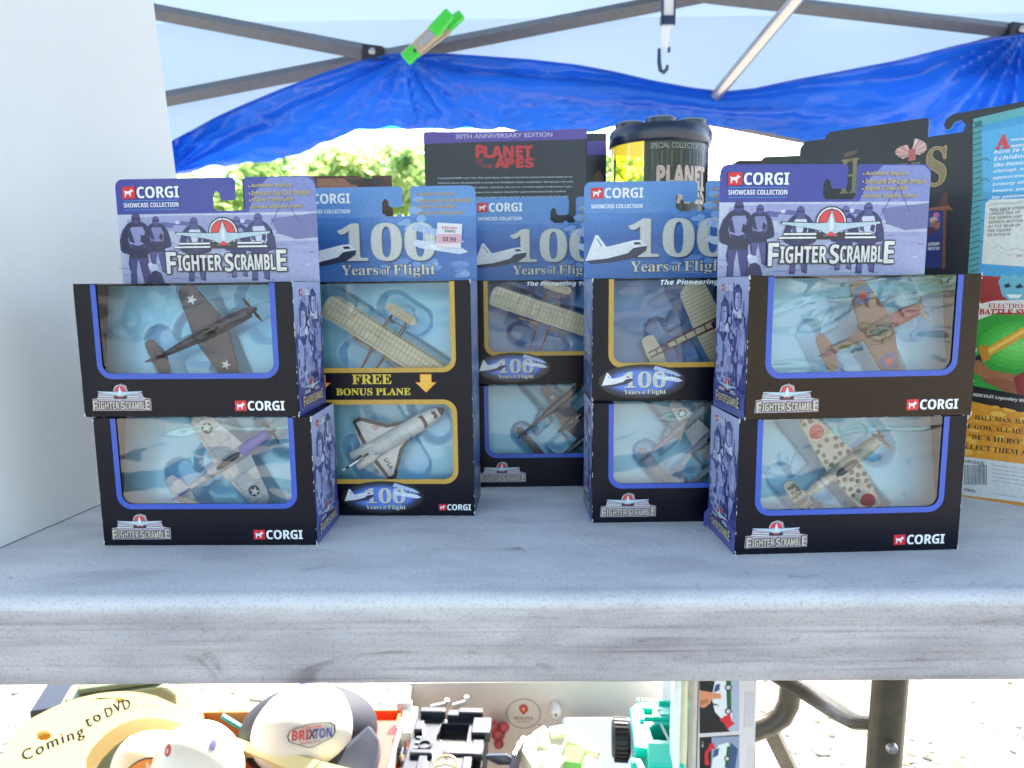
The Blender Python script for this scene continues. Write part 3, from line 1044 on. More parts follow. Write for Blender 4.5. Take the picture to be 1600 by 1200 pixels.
def fighter(mtx, label, L=64., S=84., body='4a4c58', wing=None, nose=None, stars=None, cowl='b8902c', spots=False, roundel=False, marks='w', canopy=True, name='model_fighter_plane', prop3=True):
    t = thing(name, label, 'model aircraft', mtx=mtx, group='model planes inside the boxes')
    mb = mat('paint_' + body, body, .4, coat=.2, var=.15, vscale=300)
    mw = mat('paint_' + (wing or body), wing or body, .4, coat=.2, var=.15, vscale=200)
    mn = mat('paint_' + (nose or body), nose or body, .38, coat=.3)
    b = B(.001)
    secs = [(.44, .8, 1.0), (.42, 3.4, 3.6), (.3, 4.1, 4.5), (.1, 3.9, 4.6), (-.1, 3.3, 4.2), (-.3, 2.3, 3.0), (-.48, 1.2, 1.9), (-.56, .5, .9)]
    b.loft([ring_sec(q * L, ry, rz) for q, ry, rz in secs])
    b.build('fuselage', mb, t, smooth=True)
    if nose:
        b = B(.001)
        b.loft([ring_sec(q * L, ry, rz, .1) for q, ry, rz in ((.445, .8, 1.), (.425, 3.6, 3.8), (.3, 4.35, 4.75), (.16, 4.2, 4.8), (.14, 3.6, 4.2))])
        b.build('painted_nose', mn, t, smooth=True)
    b = B(.001)
    for s in (-1, 1):
        b.plate([half_wing(.2 * L, -.13 * L, .1 * L, -.07 * L, 0, s * S / 2)], -1.9, -.5)
    b.build('wing', mw, t, bevel=.0005)
    b = B(.001)
    for s in (-1, 1):
        b.plate([half_wing(-.4 * L, -.55 * L, -.44 * L, -.54 * L, 0, s * S * .19)], .1, 1.1)
    b.build('tailplane', mw, t, bevel=.0003)
    b = B(.001)
    b.plate([[(-.38 * L, 1), (-.44 * L, 7.5), (-.5 * L, 9), (-.55 * L, 8), (-.57 * L, 1)]], -.5, .5, 'xz')
    b.build('fin', mn if nose else mb, t, bevel=.0003)
    b = B(.001)
    b.ell((.03 * L, 0, 4.1), (.13 * L, 2.3, 2.6))
    b.build('canopy', mat('dark_canopy', '23262e', .12, coat=.6), t, smooth=True)
    b = B(.001)
    b.ell((.455 * L, 0, .1), (.05 * L, 1.7, 1.7), 10, 8)
    for i in range(3 if prop3 else 2):
        an = 2 * math.pi * i / (3 if prop3 else 2) + .6
        b.box((.46 * L, 5.2 * math.cos(an), 5.2 * math.sin(an)), (.5, 1.2 + 8.4 * abs(math.cos(an)), 1.2 + 8.4 * abs(math.sin(an)))) if False else b.tube([(.46 * L, 0, 0), (.46 * L, 5 * math.cos(an), 5 * math.sin(an)), (.462 * L, 9.4 * math.cos(an), 9.4 * math.sin(an))], [.5, 1.1, .4], 6, flat=.3)
    b.build('propeller', mat('prop_' + cowl, cowl, .35, .2), t, smooth=True)
    a = Art()
    zw = -.5 / LAYER + 2
    if stars:
        for s in (-1, 1):
            if stars == 'bar':
                a.ellipse(.02 * L, s * S * .34, 3.6, 3.6, '2a3352', zw, 20)
                a.rect(.02 * L - 1.3, s * S * .34 - 6, .02 * L + 1.3, s * S * .34 + 6, 'dfe2ea', zw - .6)
            star(a, .02 * L, s * S * .35, 3.3, 'e8eaf0', zw + 1, math.pi / 2 * 0 + .5)
    if roundel:
        for s in (-1, 1):
            a.ellipse(.02 * L, s * S * .35, 5.3, 5.3, 'dcc8c4' if spots else '2a3e8c', zw + 1, 26)
            a.ellipse(.02 * L, s * S * .35, 4.5 if spots else 2.4, 4.5 if spots else 2.4, 'c8202c', zw + 2, 26)
    if spots:
        rnd = random.Random(4)
        pts_ = []
        for k in range(400):
            yy = rnd.uniform(-S * .46, S * .46)
            q = abs(yy) / (S / 2)
            xx = rnd.uniform((-.13 + .05 * q) * L + 1.4, (.2 - .09 * q) * L - 1.4)
            if abs(yy) < 5 or abs(abs(yy) - S * .35) < 6.5 and abs(xx - .02 * L) < 6.5 or any(math.hypot(xx - p[0], yy - p[1]) < 3.5 for p in pts_):
                continue
            pts_.append((xx, yy))
            a.ellipse(xx, yy, 1.4 + rnd.random() * .3, 1.4 + rnd.random() * .3, '3e4432', zw, 10)
        for k in range(26):
            yy = rnd.uniform(3, S * .17) * rnd.choice((-1, 1))
            xx = rnd.uniform(-.53, -.43) * L
            a.ellipse(xx, yy, 1.1, 1.1, '5c6248', 1.1 / LAYER + 2 + k * .1, 10)
    if not spots:
        # panel lines and gun walkway on the wings
        for s in (-1, 1):
            for q in (.16, .3, .43):
                a.line([((.17 - .1 * q * 2) * L, s * S * q), ((-.11 + .04 * q * 2) * L, s * S * q)], .18, '2c3040', zw + .5)
            a.line([(.0 * L - 5, s * 6), (-.06 * L, s * S * .44)], .18, '2c3040', zw + .5)
    a.build('markings', t)
    if stars or spots:
        b = B(.001)
        if spots:
            for q in (-.2, -.26):
                b.loft([ring_sec(q * L + d, 3.2 - (.2 + q) * -9, 3.9 - (.2 + q) * -9) for d in (-1, 1)])
            b.build('fuselage_band', mat('white_band', 'e4e6ea', .4), t, smooth=True)
    return t


def twin_boom(mtx, label, body='3b3f55', wing=None, L=68., S=70.):
    t = thing('model_twin_boom_plane', label, 'model aircraft', mtx=mtx, group='model planes inside the boxes')
    mb = mat('paint_' + body, body, .38, coat=.25, var=.2, vscale=200)
    for s in (-1, 1):
        b = B(.001)
        b.loft([[(p[0], p[1] + s * 17, p[2]) for p in ring_sec(q * L, ry, rz)] for q, ry, rz in ((.36, .8, .8), (.33, 2.6, 2.8), (.15, 3.2, 3.6), (-.1, 3.3, 3.2), (-.2, 2.0, 2.4), (-.4, 1.1, 1.5), (-.55, .7, 1.1))])
        b.build('boom', mb, t, smooth=True)
        b = B(.001)
        b.plate([[(-.48 * L, -3.4), (-.46 * L, 4.6), (-.5 * L, 7.4), (-.57 * L, 7), (-.6 * L, 1), (-.56 * L, -3.4)]], s * 17 - .5, s * 17 + .5, 'xz')
        b.build('fin', mb, t, bevel=.0003)
        b = B(.001)
        b.ell((.365 * L, s * 17, 0), (2.8, 1.8, 1.8), 10, 8)
        for i in range(3):
            an = 2 * math.pi * i / 3 + s * .5
            b.tube([(.37 * L, s * 17, 0), (.37 * L, s * 17 + 5 * math.cos(an), 5 * math.sin(an)), (.37 * L, s * 17 + 9 * math.cos(an), 9 * math.sin(an))], [.5, 1., .4], 6, flat=.3)
        b.build('propeller', mat('prop_brass', '6a5428' if s > 0 else '8a6420', .35, .3), t, smooth=True)
    b = B(.001)
    b.loft([ring_sec(q * L, ry, rz, .6) for q, ry, rz in ((.4, .6, .6), (.36, 2.2, 2.4), (.2, 3.5, 4.2), (.05, 3.4, 4.6), (-.1, 2.2, 2.6), (-.2, .5, .6))])
    b.build('nacelle', mb, t, smooth=True)
    b = B(.001)
    b.ell((.12 * L, 0, 4.2), (.1 * L, 2.2, 2.4))
    b.build('canopy', mat('dark_canopy', '23262e', .12, coat=.6), t, smooth=True)
    b = B(.001)
    for s in (-1, 1):
        b.plate([half_wing(.13 * L, -.11 * L, .06 * L, -.03 * L, 0, s * S / 2)], -1.7, -.4)
    b.build('wing', mb if not wing else mat('paint_' + wing, wing, .4, var=.15, vscale=200), t, bevel=.0004)
    b = B(.001)
    b.plate([[(-.47 * L, -21), (-.47 * L, 21), (-.5 * L, 24), (-.56 * L, 22), (-.56 * L, -22), (-.5 * L, -24)]], -.4, .5)
    b.build('tailplane', mb, t, bevel=.0003)
    a = Art()
    for s in (-1, 1):
        a.ellipse(.02 * L, s * S * .34, 3.2, 3.2, '2f3756', -.4 / LAYER + 1, 18)
        star(a, .02 * L, s * S * .34, 2.8, '9aa2b8' if not wing else 'dfe2ea', -.4 / LAYER + 2, .4)
        a.line([(.06 * L, s * 17), (-.4 * L, s * 17)], .25, '8a90a8', 3.8 / LAYER)
    a.build('markings', t)
    return t


CREAM = mat('cream_fabric_wing', 'd8d2bc', .6, var=.1, vscale=150)
RIB_SHADE = mat('wing_rib_shade', 'b4a98c', .6)  # ribs coloured darker than the fabric to paint in their shading
STRUT = mat('red_brown_strut', '7c4a3c', .5)


def ribbed_wing(b, cx, z, span, chord, nr, th=.9):
    """wing with raised ribs, span along y"""
    pts = []
    for sy in (1, -1):
        for i in range(7):
            t = R(-90 + 180 * i / 6) if sy > 0 else R(90 + 180 * i / 6)
            pts.append((cx + chord / 2 * math.sin(R(-90 + 30 * i)) * sy * 1.0, sy * (span / 2 - 3 + 3 * math.cos(R(-90 + 30 * i)))))
    b.plate([pts], z, z + th)
    b.cur = 1
    for i in range(nr):
        yy = -span / 2 + 4 + (span - 8) * i / (nr - 1)
        b.box((cx, yy, z + th + .1), (chord - 1.2, .42, .3))
    for q in (-.36, .05, .3):
        b.box((cx + chord * q, 0, z + th + .14), (.4, span - 5, .4))
    b.cur = 0


def biplane(mtx, label, span=92., chord=15.):
    t = thing('model_biplane', label, 'model aircraft', mtx=mtx, group='model planes inside the boxes')
    b = B(.001)
    ribbed_wing(b, 0, 7, span, chord, 30)
    b.build('upper_wing', [CREAM, RIB_SHADE], t)
    b = B(.001)
    ribbed_wing(b, 0, -5.5, span, chord, 30)
    b.build('lower_wing', [CREAM, RIB_SHADE], t)
    for yy in (-38, -26, -14, -5, 5, 14, 26, 38):
        b = B(.001)
        for xx in (-5.5, 5.5):
            b.tube([(xx, yy, -5), (xx, yy, 7.2)], .45, 6)
        b.build('strut', STRUT, t)
    b = B(.001)
    for s in (-1, 1):
        b.tube([(6, s * 6, -4.6), (13, s * 6, -6), (19, s * 5, -1), (21, s * 4, 4)], .5, 6)
        b.tube([(6, s * 6, 6.6), (21, s * 5, 1.8)], .45, 6)
        b.tube([(-6, s * 5, 6), (-30, s * 4, 2)], .45, 6)
        b.tube([(-6, s * 5, -4), (-30, s * 4, 0)], .45, 6)
    b.tube([(13, -6, -6), (13, 6, -6)], .4, 6)
    b.tube([(17, -5.6, -3), (17, 5.6, -3)], .4, 6)
    b.build('outrigger', STRUT, t)
    for z in (-1.5, 4):
        b = B(.001)
        ribbed_wing(b, 21, z, 23, 6, 7, .7)
        b.build('elevator', [CREAM, RIB_SHADE], t)
    b = B(.001)
    for s in (-1, 1):
        b.plate([[(-30, -3), (-34, -3), (-34, 6), (-30, 6)]], s * 3 - .25, s * 3 + .25, 'xz')
    b.build('rudder', CREAM, t)
    for s in (-1, 1):
        b = B(.001)
        b.tube([(-10, s * 12 - 8, 1), (-10, s * 12, 1.2), (-10, s * 12 + 8, 1)], [1.1, .5, 1.1], 6, flat=.35)
        b.build('propeller', mat('wood_prop', 'a8926c', .5), t)
    b = B(.001)
    b.ell((1, -1.5, -3), (5, 2.6, 1.6))
    b.ell((4, -1.5, -1.6), (1.5, 1.4, 1.5))
    b.build('pilot_figure', mat('pilot_dark', '2c2c38', .6), t, smooth=True)
    return t


def monoplane(mtx, label):
    t = thing('model_monoplane', label, 'model aircraft', mtx=mtx, group='model planes inside the boxes')
    for s in (-1, 1):
        b = B(.001)
        pts = half_wing(11, -9, 10, -8, s * 3, s * 31)
        b.plate([pts], 1, 2)
        b.cur = 1
        for i in range(9):
            b.box((1, s * (6 + i * 2.5), 2.1), (18, .5, .35))
        b.build('wing', [CREAM, RIB_SHADE], t)
    b = B(.001)
    for sy in (-1, 1):
        for sz in (-1, 1):
            b.tube([(16, sy * 3, sz * 2.8), (-42, sy * 1.6, sz * 1.6)], .45, 6)
    for i in range(8):
        x = 12 - i * 7
        f = 1 - (16 - x) / 58 * .45
        b.tube([(x, -3 * f, 2.8 * f), (x, 3 * f, 2.8 * f)], .35, 6)
        b.tube([(x, -3 * f, -2.8 * f), (x, -3 * f, 2.8 * f)], .35, 6)
        b.tube([(x, 3 * f, -2.8 * f), (x, 3 * f, 2.8 * f)], .35, 6)
    b.build('fuselage_truss', mat('dark_red_truss', '6c2c34', .45), t)
    b = B(.001)
    b.box((-8, 0, 0), (40, 3.6, 3.6))
    b.build('fabric_body', CREAM, t)
    b = B(.001)
    b.plate([half_wing(-33, -44, -34, -43, 0, 12)], 0, .8)
    b.plate([half_wing(-33, -44, -34, -43, 0, -12)], 0, .8)
    b.build('tailplane', CREAM, t)
    b = B(.001)
    b.ell((10, 0, 2), (6, 3, 2.6))
    b.ell((4, 0, 4), (2, 1.8, 2))
    b.build('engine', mat('pilot_dark', '2c2c38', .6), t, smooth=True)
    b = B(.001)
    b.tube([(18, -9, 0), (18, 0, 0), (18, 9, 0)], [1.1, .5, 1.1], 6, flat=.35)
    b.build('propeller', mat('wood_prop', 'a8926c', .5), t)
    return t


def shuttle(mtx, label):
    t = thing('model_space_shuttle', label, 'model spacecraft', mtx=mtx, group='model planes inside the boxes')
    WH = mat('shuttle_white', 'e6e8ec', .35, coat=.3, var=.06, vscale=300)
    BK = mat('shuttle_black', '1e2028', .4)
    b = B(.001)
    b.loft([ring_sec(x, ry, rz, .5, 16) for x, ry, rz in ((37, 1.4, 1.4), (35, 3.2, 2.9), (30, 4.9, 4.2), (22, 5.9, 5.2), (10, 6.1, 5.6), (-20, 6.1, 5.6), (-26, 5.8, 5.2))])
    b.build('fuselage', WH, t, smooth=True)
    b = B(.001)
    b.loft([ring_sec(x, ry, rz, .5, 16) for x, ry, rz in ((38.6, .4, .4), (37.6, 1.6, 1.5), (35.6, 3.1, 2.8), (34.8, 3.3, 3.)) ])
    b.build('nose_cone', BK, t, smooth=True)
    b = B(.001)
    for p in ([(31, -3), (33, -2), (33, 2), (31, 3), (30, 1.6), (31, 0), (30, -1.6)],):
        b.plate([p], 4.2, 4.75)
    b.plate([[(20.5, -4.6), (24, -4.4), (24.6, -1), (24.6, 1), (24, 4.4), (20.5, 4.6), (22, 3), (22.3, 0), (22, -3)]], 5.1, 5.75)
    b.build('cockpit_window', BK, t, bevel=.0001)
    for s in (-1, 1):
        b = B(.001)
        b.plate([[(10, s * 4), (-2, s * 9), (-16, s * 23), (-22, s * 23), (-26, s * 5)]], -3.2, -1.8)
        b.build('wing', WH, t, bevel=.0003)
        b = B(.001)
        b.plate([[(16, s * 4.4), (-1, s * 9.8), (-16, s * 24.4), (-21, s * 24.4), (-21.5, s * 22), (-16.4, s * 21.8), (-3, s * 8.4), (10, s * 4)]], -3.5, -1.6)
        b.plate([[(-21, s * 5), (-24, s * 5), (-21.5, s * 23.5), (-19.5, s * 23.5)]], -3.5, -1.65)
        b.build('wing_edge', BK, t)
        b = B(.001)
        b.loft([[(p[0], p[1] + s * 4.2, p[2]) for p in ring_sec(x, ry, ry, 3.4, 12)] for x, ry in ((-16, 1.2), (-20, 2.6), (-32, 3.4), (-33, 3))])
        b.build('engine_pod', WH, t, smooth=True)
    b = B(.001)
    for s in ((0, 4.4), (-2.8, 0), (2.8, 0)):
        b.lathe([(1.2, 0), (2.2, -5), (1.9, -5), (.9, 0)], (0, 0, 0), 12, 'x') if False else b.loft([[(p[0], p[1] + s[0], p[2]) for p in ring_sec(x, ry, ry, s[1] * .6, 12)] for x, ry in ((-26, 1.2), (-31.5, 2.1))])
    b.build('engine_bell', BK, t, smooth=True)
    b = B(.001)
    b.plate([[(-20, 5), (-33, 17), (-39, 17), (-32, 5)]], -.6, .6, 'xz')
    b.build('fin', WH, t, bevel=.0003)
    b = B(.001)
    b.plate([[(-20.5, 5.6), (-34, 17.6), (-36, 17.6), (-24, 5.6)]], -.7, .7, 'xz')
    b.build('fin_edge', BK, t)
    a = Art()
    zz = -1.75 / LAYER + 1
    for i in range(5):
        a.rect(-10.5 - 1.0, 11 + i * .8, -5.5, 11.4 + i * .8, 'c04848', zz)
    a.rect(-8, 12.8, -5.5, 15, '36427c', zz + 1)
    a.text('USA', -17, -9.5, 8.6, 3.2, '22242c', 'sans', zz, rot=-math.pi / 2)
    for i in range(6):
        a.line([(18 - 7 * i, -4), (18 - 7 * i, 4)], .15, '9a9ea8', 6.25 / LAYER)
    a.build('markings', t)
    return t


def recess(px, pz, ang, L, S, extra=()):
    """recess capsules following a plane: centre px,pz (mm), nose angle"""
    c, s = math.cos(ang), math.sin(ang)

    def q(x, y):
        return (px + x * c - y * s, pz + x * s + y * c)
    a_ = q(-.5 * L, 0)
    b_ = q(.44 * L, 0)
    w1, w2 = q(0, S / 2), q(0, -S / 2)
    t1, t2 = q(-.48 * L, S * .18), q(-.48 * L, -S * .18)
    f1 = q(-.12 * L, S * .02)
    n1, n2 = q(.44 * L, 9), q(.44 * L, -9)
    out = [(*a_, *b_, 6, 1), (*w1, *w2, 10, 1), (*t1, *t2, 7, 1), (*f1, *f1, 17, .6), (*n1, *n2, 10, .85)]
    return out + list(extra)


# name: x, y, z, yaw
PA = (-.1902, .4207, TT + .0788, R(-3.07))
PB = (-.1838, .4194, TT, R(-1.49))
PC = (.1931, .3950, TT + .0788, R(3.51))
PD = (.1913, .3967, TT, R(2.11))
PE = (-.0912, .4725, TT, R(-2.4))
PF = (.0341, .5450, TT + .0788, 0.)
PG = (.0335, .5390, TT, 0.)
PH = (.1166, .4600, TT + .0788, R(.5))
PI = (.1162, .4530, TT, R(.34))

make_box('scramble', 'blue and black carded box with a brown starred fighter, topmost by the white board', *PA, 'right', recess(6, 48.5, R(25), 70, 62), header='y')
make_box('scramble', 'lower box by the white board, blue-nosed silver fighter behind its window', *PB, 'right', recess(9, 49, R(34), 74, 70), wavy=True)
make_box('scramble', 'bronze-glaring black carded box whose creased window hides a red and brown plane', *PC, 'left', recess(14, 48, R(25), 62, 60), header='y', wavy=True)
make_box('scramble', 'lower black box showing a plane with round dark spots and red discs', *PD, 'left', recess(1, 46, R(38), 62, 76), wavy=True, flap=True)
make_box('flight', 'double height box with the FREE BONUS PLANE offer and a price sticker', *PE, 'right', (recess(6, 118, R(57), 46, 92), recess(10, 51, R(30), 62, 48)), header='sticker', tall=True)
make_box('flight', 'farthest carded box of the flight series, a cream biplane across its window', *PF, 'left', recess(-6, 53, R(71), 46, 92), header='y', sub=True)
make_box('scramble', 'low rear box holding a dark twin boom plane, between the two taller stacks', *PG, 'left', recess(10, 47, R(40), 70, 90))
make_box('flight', 'carded flight series box with a red framed monoplane, beside the spotted plane stack', *PH, 'left', recess(12, 47, R(26), 60, 60), header='y', sub=True)
make_box('scramble', 'lower box with a pale twin boom plane, under the red framed monoplane box', *PI, 'left', recess(10, 50, R(40), 70, 90), wavy=True)

fighter(plane_mtx(*PA, 6, 14, 48.5, R(25)), 'matt brown model fighter with white stars inside the top box near the white board', 70, 62, '1c2240', stars='y', cowl='5a3436', prop3=False)
fighter(plane_mtx(*PB, 9, 13, 49, R(34)), 'silver model fighter with a bright blue nose and starred wings', 74, 70, 'ccd0dc', nose='1c40d0', stars='bar', cowl='23262e')
fighter(plane_mtx(*PC, 14, 14, 48, R(25)), 'brown and red model fighter with a blue red roundel behind the creased window', 62, 60, '7c5038', nose='9c3a34', roundel=True, cowl='b08a5c')
fighter(plane_mtx(*PD, 1, 14, 46, R(38)), 'grey model fighter covered in round olive spots with red discs on its wings', 62, 76, 'c4c4ba', spots=True, roundel=True, cowl='6c5c48')
biplane(plane_mtx(*PE, 6, 14, 118, R(57)), 'cream biplane model in the upper window of the double height box')
shuttle(plane_mtx(*PE, 11, 13, 52, R(30)), 'white and black model space shuttle in the lower window of the double height box')
biplane(plane_mtx(*PF, -6, 14, 53, R(71)), 'cream biplane model in the farthest carded flight box', 92)
twin_boom(plane_mtx(*PG, 12, 14, 48, R(40)), 'dark navy twin boom model aircraft in the low rear box', '3a3d50')
monoplane(plane_mtx(*PH, 12, 14, 47, R(26)), 'cream winged model monoplane with a dark red truss body')
twin_boom(plane_mtx(*PI, 10, 14, 50, R(40)), 'pale silver twin boom model aircraft with a dark centre body', '8c98b0', 'c4c8d2')



# ================================================================== the place
def on(px, py, z):
    """point at photo pixel on the horizontal plane z"""
    a = at(px, py, 1.0) - Vector((0, 0, CAM_H))
    k = (z - CAM_H) / a.z
    return Vector((0, 0, CAM_H)) + a * k


def ground_mat():
    m = mat('pale_gravel_ground', '9a938a', .9, bump=.8, bscale=40, var=.3, vscale=18)
    return m


b = B()
b.add([(-60, -40, 0), (60, -40, 0), (60, 90, 0), (-60, 90, 0)], [(0, 1, 2, 3)])
tag(b.build('gravel_ground', ground_mat()), kind='structure')
rnd = random.Random(2)
b = B()
ico = [(0, 0, 1), (.89, 0, .45), (.28, .85, .45), (-.72, .53, .45), (-.72, -.53, .45), (.28, -.85, .45), (.72, .53, -.3), (-.28, .85, -.3), (-.89, 0, -.3), (-.28, -.85, -.3), (.72, -.53, -.3)]
icf = [(0, 1, 2), (0, 2, 3), (0, 3, 4), (0, 4, 5), (0, 5, 1), (1, 6, 2), (2, 7, 3), (3, 8, 4), (4, 9, 5), (5, 10, 1), (2, 6, 7), (3, 7, 8), (4, 8, 9), (5, 9, 10), (1, 10, 6)]
for i in range(3600):
    x, y = rnd.uniform(-1.3, 1.5), 1.05 + 1.6 * rnd.random() ** 1.6
    s = rnd.uniform(.003, .009) * (1 + (rnd.random() < .06) * 1.2)
    an = rnd.uniform(0, 6.28)
    sx, sy, sz = s * rnd.uniform(.8, 1.5), s * rnd.uniform(.7, 1.2), s * rnd.uniform(.35, .75)
    b.cur = rnd.choice((0, 0, 0, 1, 2))
    b.add([(x + p[0] * sx * math.cos(an) - p[1] * sy * math.sin(an), y + p[0] * sx * math.sin(an) + p[1] * sy * math.cos(an), p[2] * sz) for p in ico], icf)
tag(b.build('loose_gravel', [mat('gravel_pale', 'b2aca2', .9), mat('gravel_grey', '7c7872', .9), mat('gravel_brown', '8a7864', .9)], fixn=False), kind='stuff')

# ---- the folding table
tb = thing('folding_table', 'grey weathered plastic folding table with scuffed rounded front edge', 'table', (0, .343, TT), R(-.6))
pt = mat('weathered_grey_plastic', 'c2c3c8', .55, bump=.2, bscale=160, stretch=(1, 1, 1))
n, l = pt.node_tree.nodes, pt.node_tree.links
pb = n['Principled BSDF']
tc = n.new('ShaderNodeTexCoord')


def tex(scale, stretch, detail=8, dist=0.):
    mp = n.new('ShaderNodeMapping')
    mp.inputs['Scale'].default_value = stretch
    t = n.new('ShaderNodeTexNoise')
    t.inputs['Scale'].default_value = scale
    t.inputs['Detail'].default_value = detail
    t.inputs['Distortion'].default_value = dist
    l.new(tc.outputs['Object'], mp.inputs[0])
    l.new(mp.outputs[0], t.inputs['Vector'])
    return t.outputs[0]


def ramp(src, stops):
    r_ = n.new('ShaderNodeValToRGB')
    e = r_.color_ramp.elements
    e[0].position, e[0].color = stops[0][0], (*lin(stops[0][1]), 1)
    e[1].position, e[1].color = stops[-1][0], (*lin(stops[-1][1]), 1)
    for p_, c_ in stops[1:-1]:
        q = e.new(p_)
        q.color = (*lin(c_), 1)
    l.new(src, r_.inputs[0])
    return r_.outputs[0]


def mul(a_, b_, f=1.):
    mx = n.new('ShaderNodeMix')
    mx.data_type = 'RGBA'
    mx.blend_type = 'MULTIPLY'
    mx.inputs['Factor'].default_value = f
    l.new(a_, mx.inputs['A'])
    l.new(b_, mx.inputs['B'])
    return mx.outputs['Result']


base = ramp(tex(9, (1, 1, 1)), ((.3, 'd2cfd0'), (.5, 'dcd9da'), (.72, 'e4e1e0')))
streak = ramp(tex(12, (1, 3, 4), 10, .4), ((.3, 'e4e4e8'), (.55, 'ffffff'), (.75, 'ffffff')))
specks = ramp(tex(110, (1, 1, 1), 3), ((.17, '8c8e98'), (.24, 'ffffff'), (.6, 'ffffff')))
scuff = ramp(tex(34, (1, 2.6, 1), 12, 1.6), ((.24, 'a8aab2'), (.34, 'ffffff'), (.7, 'ffffff')))
c1 = mul(mul(mul(base, streak), specks, .6), scuff, .8)
# dirt ground into the front face: object height drives it
sx = n.new('ShaderNodeSeparateXYZ')
l.new(tc.outputs['Object'], sx.inputs[0])
mr = n.new('ShaderNodeMapRange')
mr.inputs['From Min'].default_value = -.004
mr.inputs['From Max'].default_value = -.009
l.new(sx.outputs[2], mr.inputs[0])
fine = ramp(tex(70, (.12, 1, 5), 12, .3), ((.28, 'd4d0d2'), (.46, 'fafafa'), (.7, 'ffffff')))
grain = ramp(tex(700, (1, 1, 1), 2), ((.3, 'e8e6e8'), (.5, 'ffffff'), (.7, 'ffffff')))
blot = ramp(tex(22, (.7, 1, 2.4), 14, 2.2), ((.24, 'a8a2a2'), (.38, 'f0eeee'), (.7, 'ffffff')))
face_dirt = mul(mul(ramp(tex(14, (.45, 2, 7), 14, .5), ((.3, 'dcd7d8'), (.5, 'e9e4e5'), (.7, 'f4f0f0'))), fine), blot, .8)
c1 = mul(c1, grain)
mx = n.new('ShaderNodeMix')
mx.data_type = 'RGBA'
mx.blend_type = 'MULTIPLY'
l.new(mr.outputs[0], mx.inputs['Factor'])
l.new(c1, mx.inputs['A'])
l.new(face_dirt, mx.inputs['B'])
l.new(mx.outputs['Result'], pb.inputs['Base Color'])

X0, X1, TD = -1.2, .62, .72
prof = [(TD, 0), (.024, 0), (.015, -.0003), (.0115, -.0008), (.009, -.0006), (.0055, -.0010), (.0028, -.0024), (.0012, -.0044), (.0004, -.0068), (0.0003, -.0165), (.0007, -.0174), (.0003, -.0183), (0, -.0305), (.0005, -.0315), (.0004, -.036), (0, -.0452), (.0012, -.0468), (.004, -.0475), (.014, -.0475), (.014, -.012), (TD - .014, -.012), (TD - .014, -.0475), (TD, -.0475)]
b = B()
nx = 60
vs, fs = [], []
for i in range(nx + 1):
    x = X0 + (X1 - X0) * i / nx
    for (y, z) in prof:
        vs.append((x, y, z))
m_ = len(prof)
for i in range(nx):
    for k in range(m_):
        fs.append((i * m_ + k, i * m_ + (k + 1) % m_, (i + 1) * m_ + (k + 1) % m_, (i + 1) * m_ + k))
fs.append(tuple(range(m_)))
fs.append(tuple(range(nx * m_, (nx + 1) * m_))[::-1])
b.add(vs, fs)
b.build('tabletop', pt, tb, smooth=True)
LEG = mat('olive_brown_leg_paint', '4c4636', .42, coat=.2, var=.35, vscale=60, bump=.15)
STEEL = mat('dull_steel', 'a6a8aa', .3, .9)


def toloc(p):
    return tb.matrix_world.inverted() @ Vector(p)


bpy.context.view_layer.update()
lx = .319
b = B()
b.tube([toloc((lx, .57, .695)), toloc((lx - .001, .575, .35)), toloc((lx - .002, .58, .02))], .0142, 16)
b.build('leg', LEG, tb, smooth=True)
b = B()
q = at(1386, 1160, .56)
b.lathe([(0, -.004), (.0035, -.0035), (.005, -.001), (.005, 0)], toloc((q.x, .553, q.z)), 14, 'y')
b.build('rivet', STEEL, tb, smooth=True)
b = B()
b.tube([toloc(at(1190, 1040, .72)), toloc(at(1265, 1085, .68)), toloc(at(1318, 1118, .63)), toloc(at(1340, 1129, .60)), toloc(at(1382, 1131, .585))], [.012, .012, .0115, .011, .01], 12, flat=.55)
b.build('brace', LEG, tb, smooth=True)
b = B()
cv = [(1236, 1030), (1236, 1070), (1232, 1100), (1222, 1120), (1203, 1132), (1175, 1143), (1120, 1160), (1040, 1180)]
b.tube([toloc(at(px, py, .86)) for px, py in cv], .0135, 14)
b.build('crossbar', LEG, tb, smooth=True)
b = B()
b.tube([toloc(at(1204, 1140, .87)), toloc(at(1226, 1185, .885)), toloc(at(1262, 1260, .91))], .0125, 4)
b.build('brace', LEG, tb)
b = B()
b.tube([toloc((lx, .97, .695)), toloc((lx + .03, 1.0, .02))], .0162, 16)
b.build('leg', LEG, tb, smooth=True)

# ---- white foam board standing at the left
p0, p1 = on(0, 857, TT), on(333, 713, TT)
near = p1 + (p0 - p1) * 1.35
tf = at(240, 0, p1.y - .004)
upv = (tf - p1)
upv = upv / upv.z
hgt = .42
nrm = (near - p1).cross(upv).normalized() * .006
if nrm.x > 0:
    nrm = -nrm
fb = thing('foam_board', 'tall plain white foam board standing on the table left of the toy boxes', 'board', tuple(p1))
b = B()
c_ = [p1, near, near + upv * hgt, p1 + upv * hgt]
vs = [p - p1 for p in c_] + [p + nrm - p1 for p in c_]
b.add(vs, [(0, 1, 2, 3), (4, 5, 6, 7), (0, 1, 5, 4), (1, 2, 6, 5), (2, 3, 7, 6), (3, 0, 4, 7)])
b.build('board_sheet', mat('white_board', 'e4e4e4', .6, bump=.15, bscale=500, var=.04, vscale=4), fb, bevel=.0008)
b = B()
b.tube([Vector((0, 0, .0005)) + nrm * .5, (near - p1) * 1.0 + nrm * .5 + Vector((0, 0, .0005))], .003, 6)
b.build('bottom_seam', mat('grey_seam', '5c6068', .7), fb)


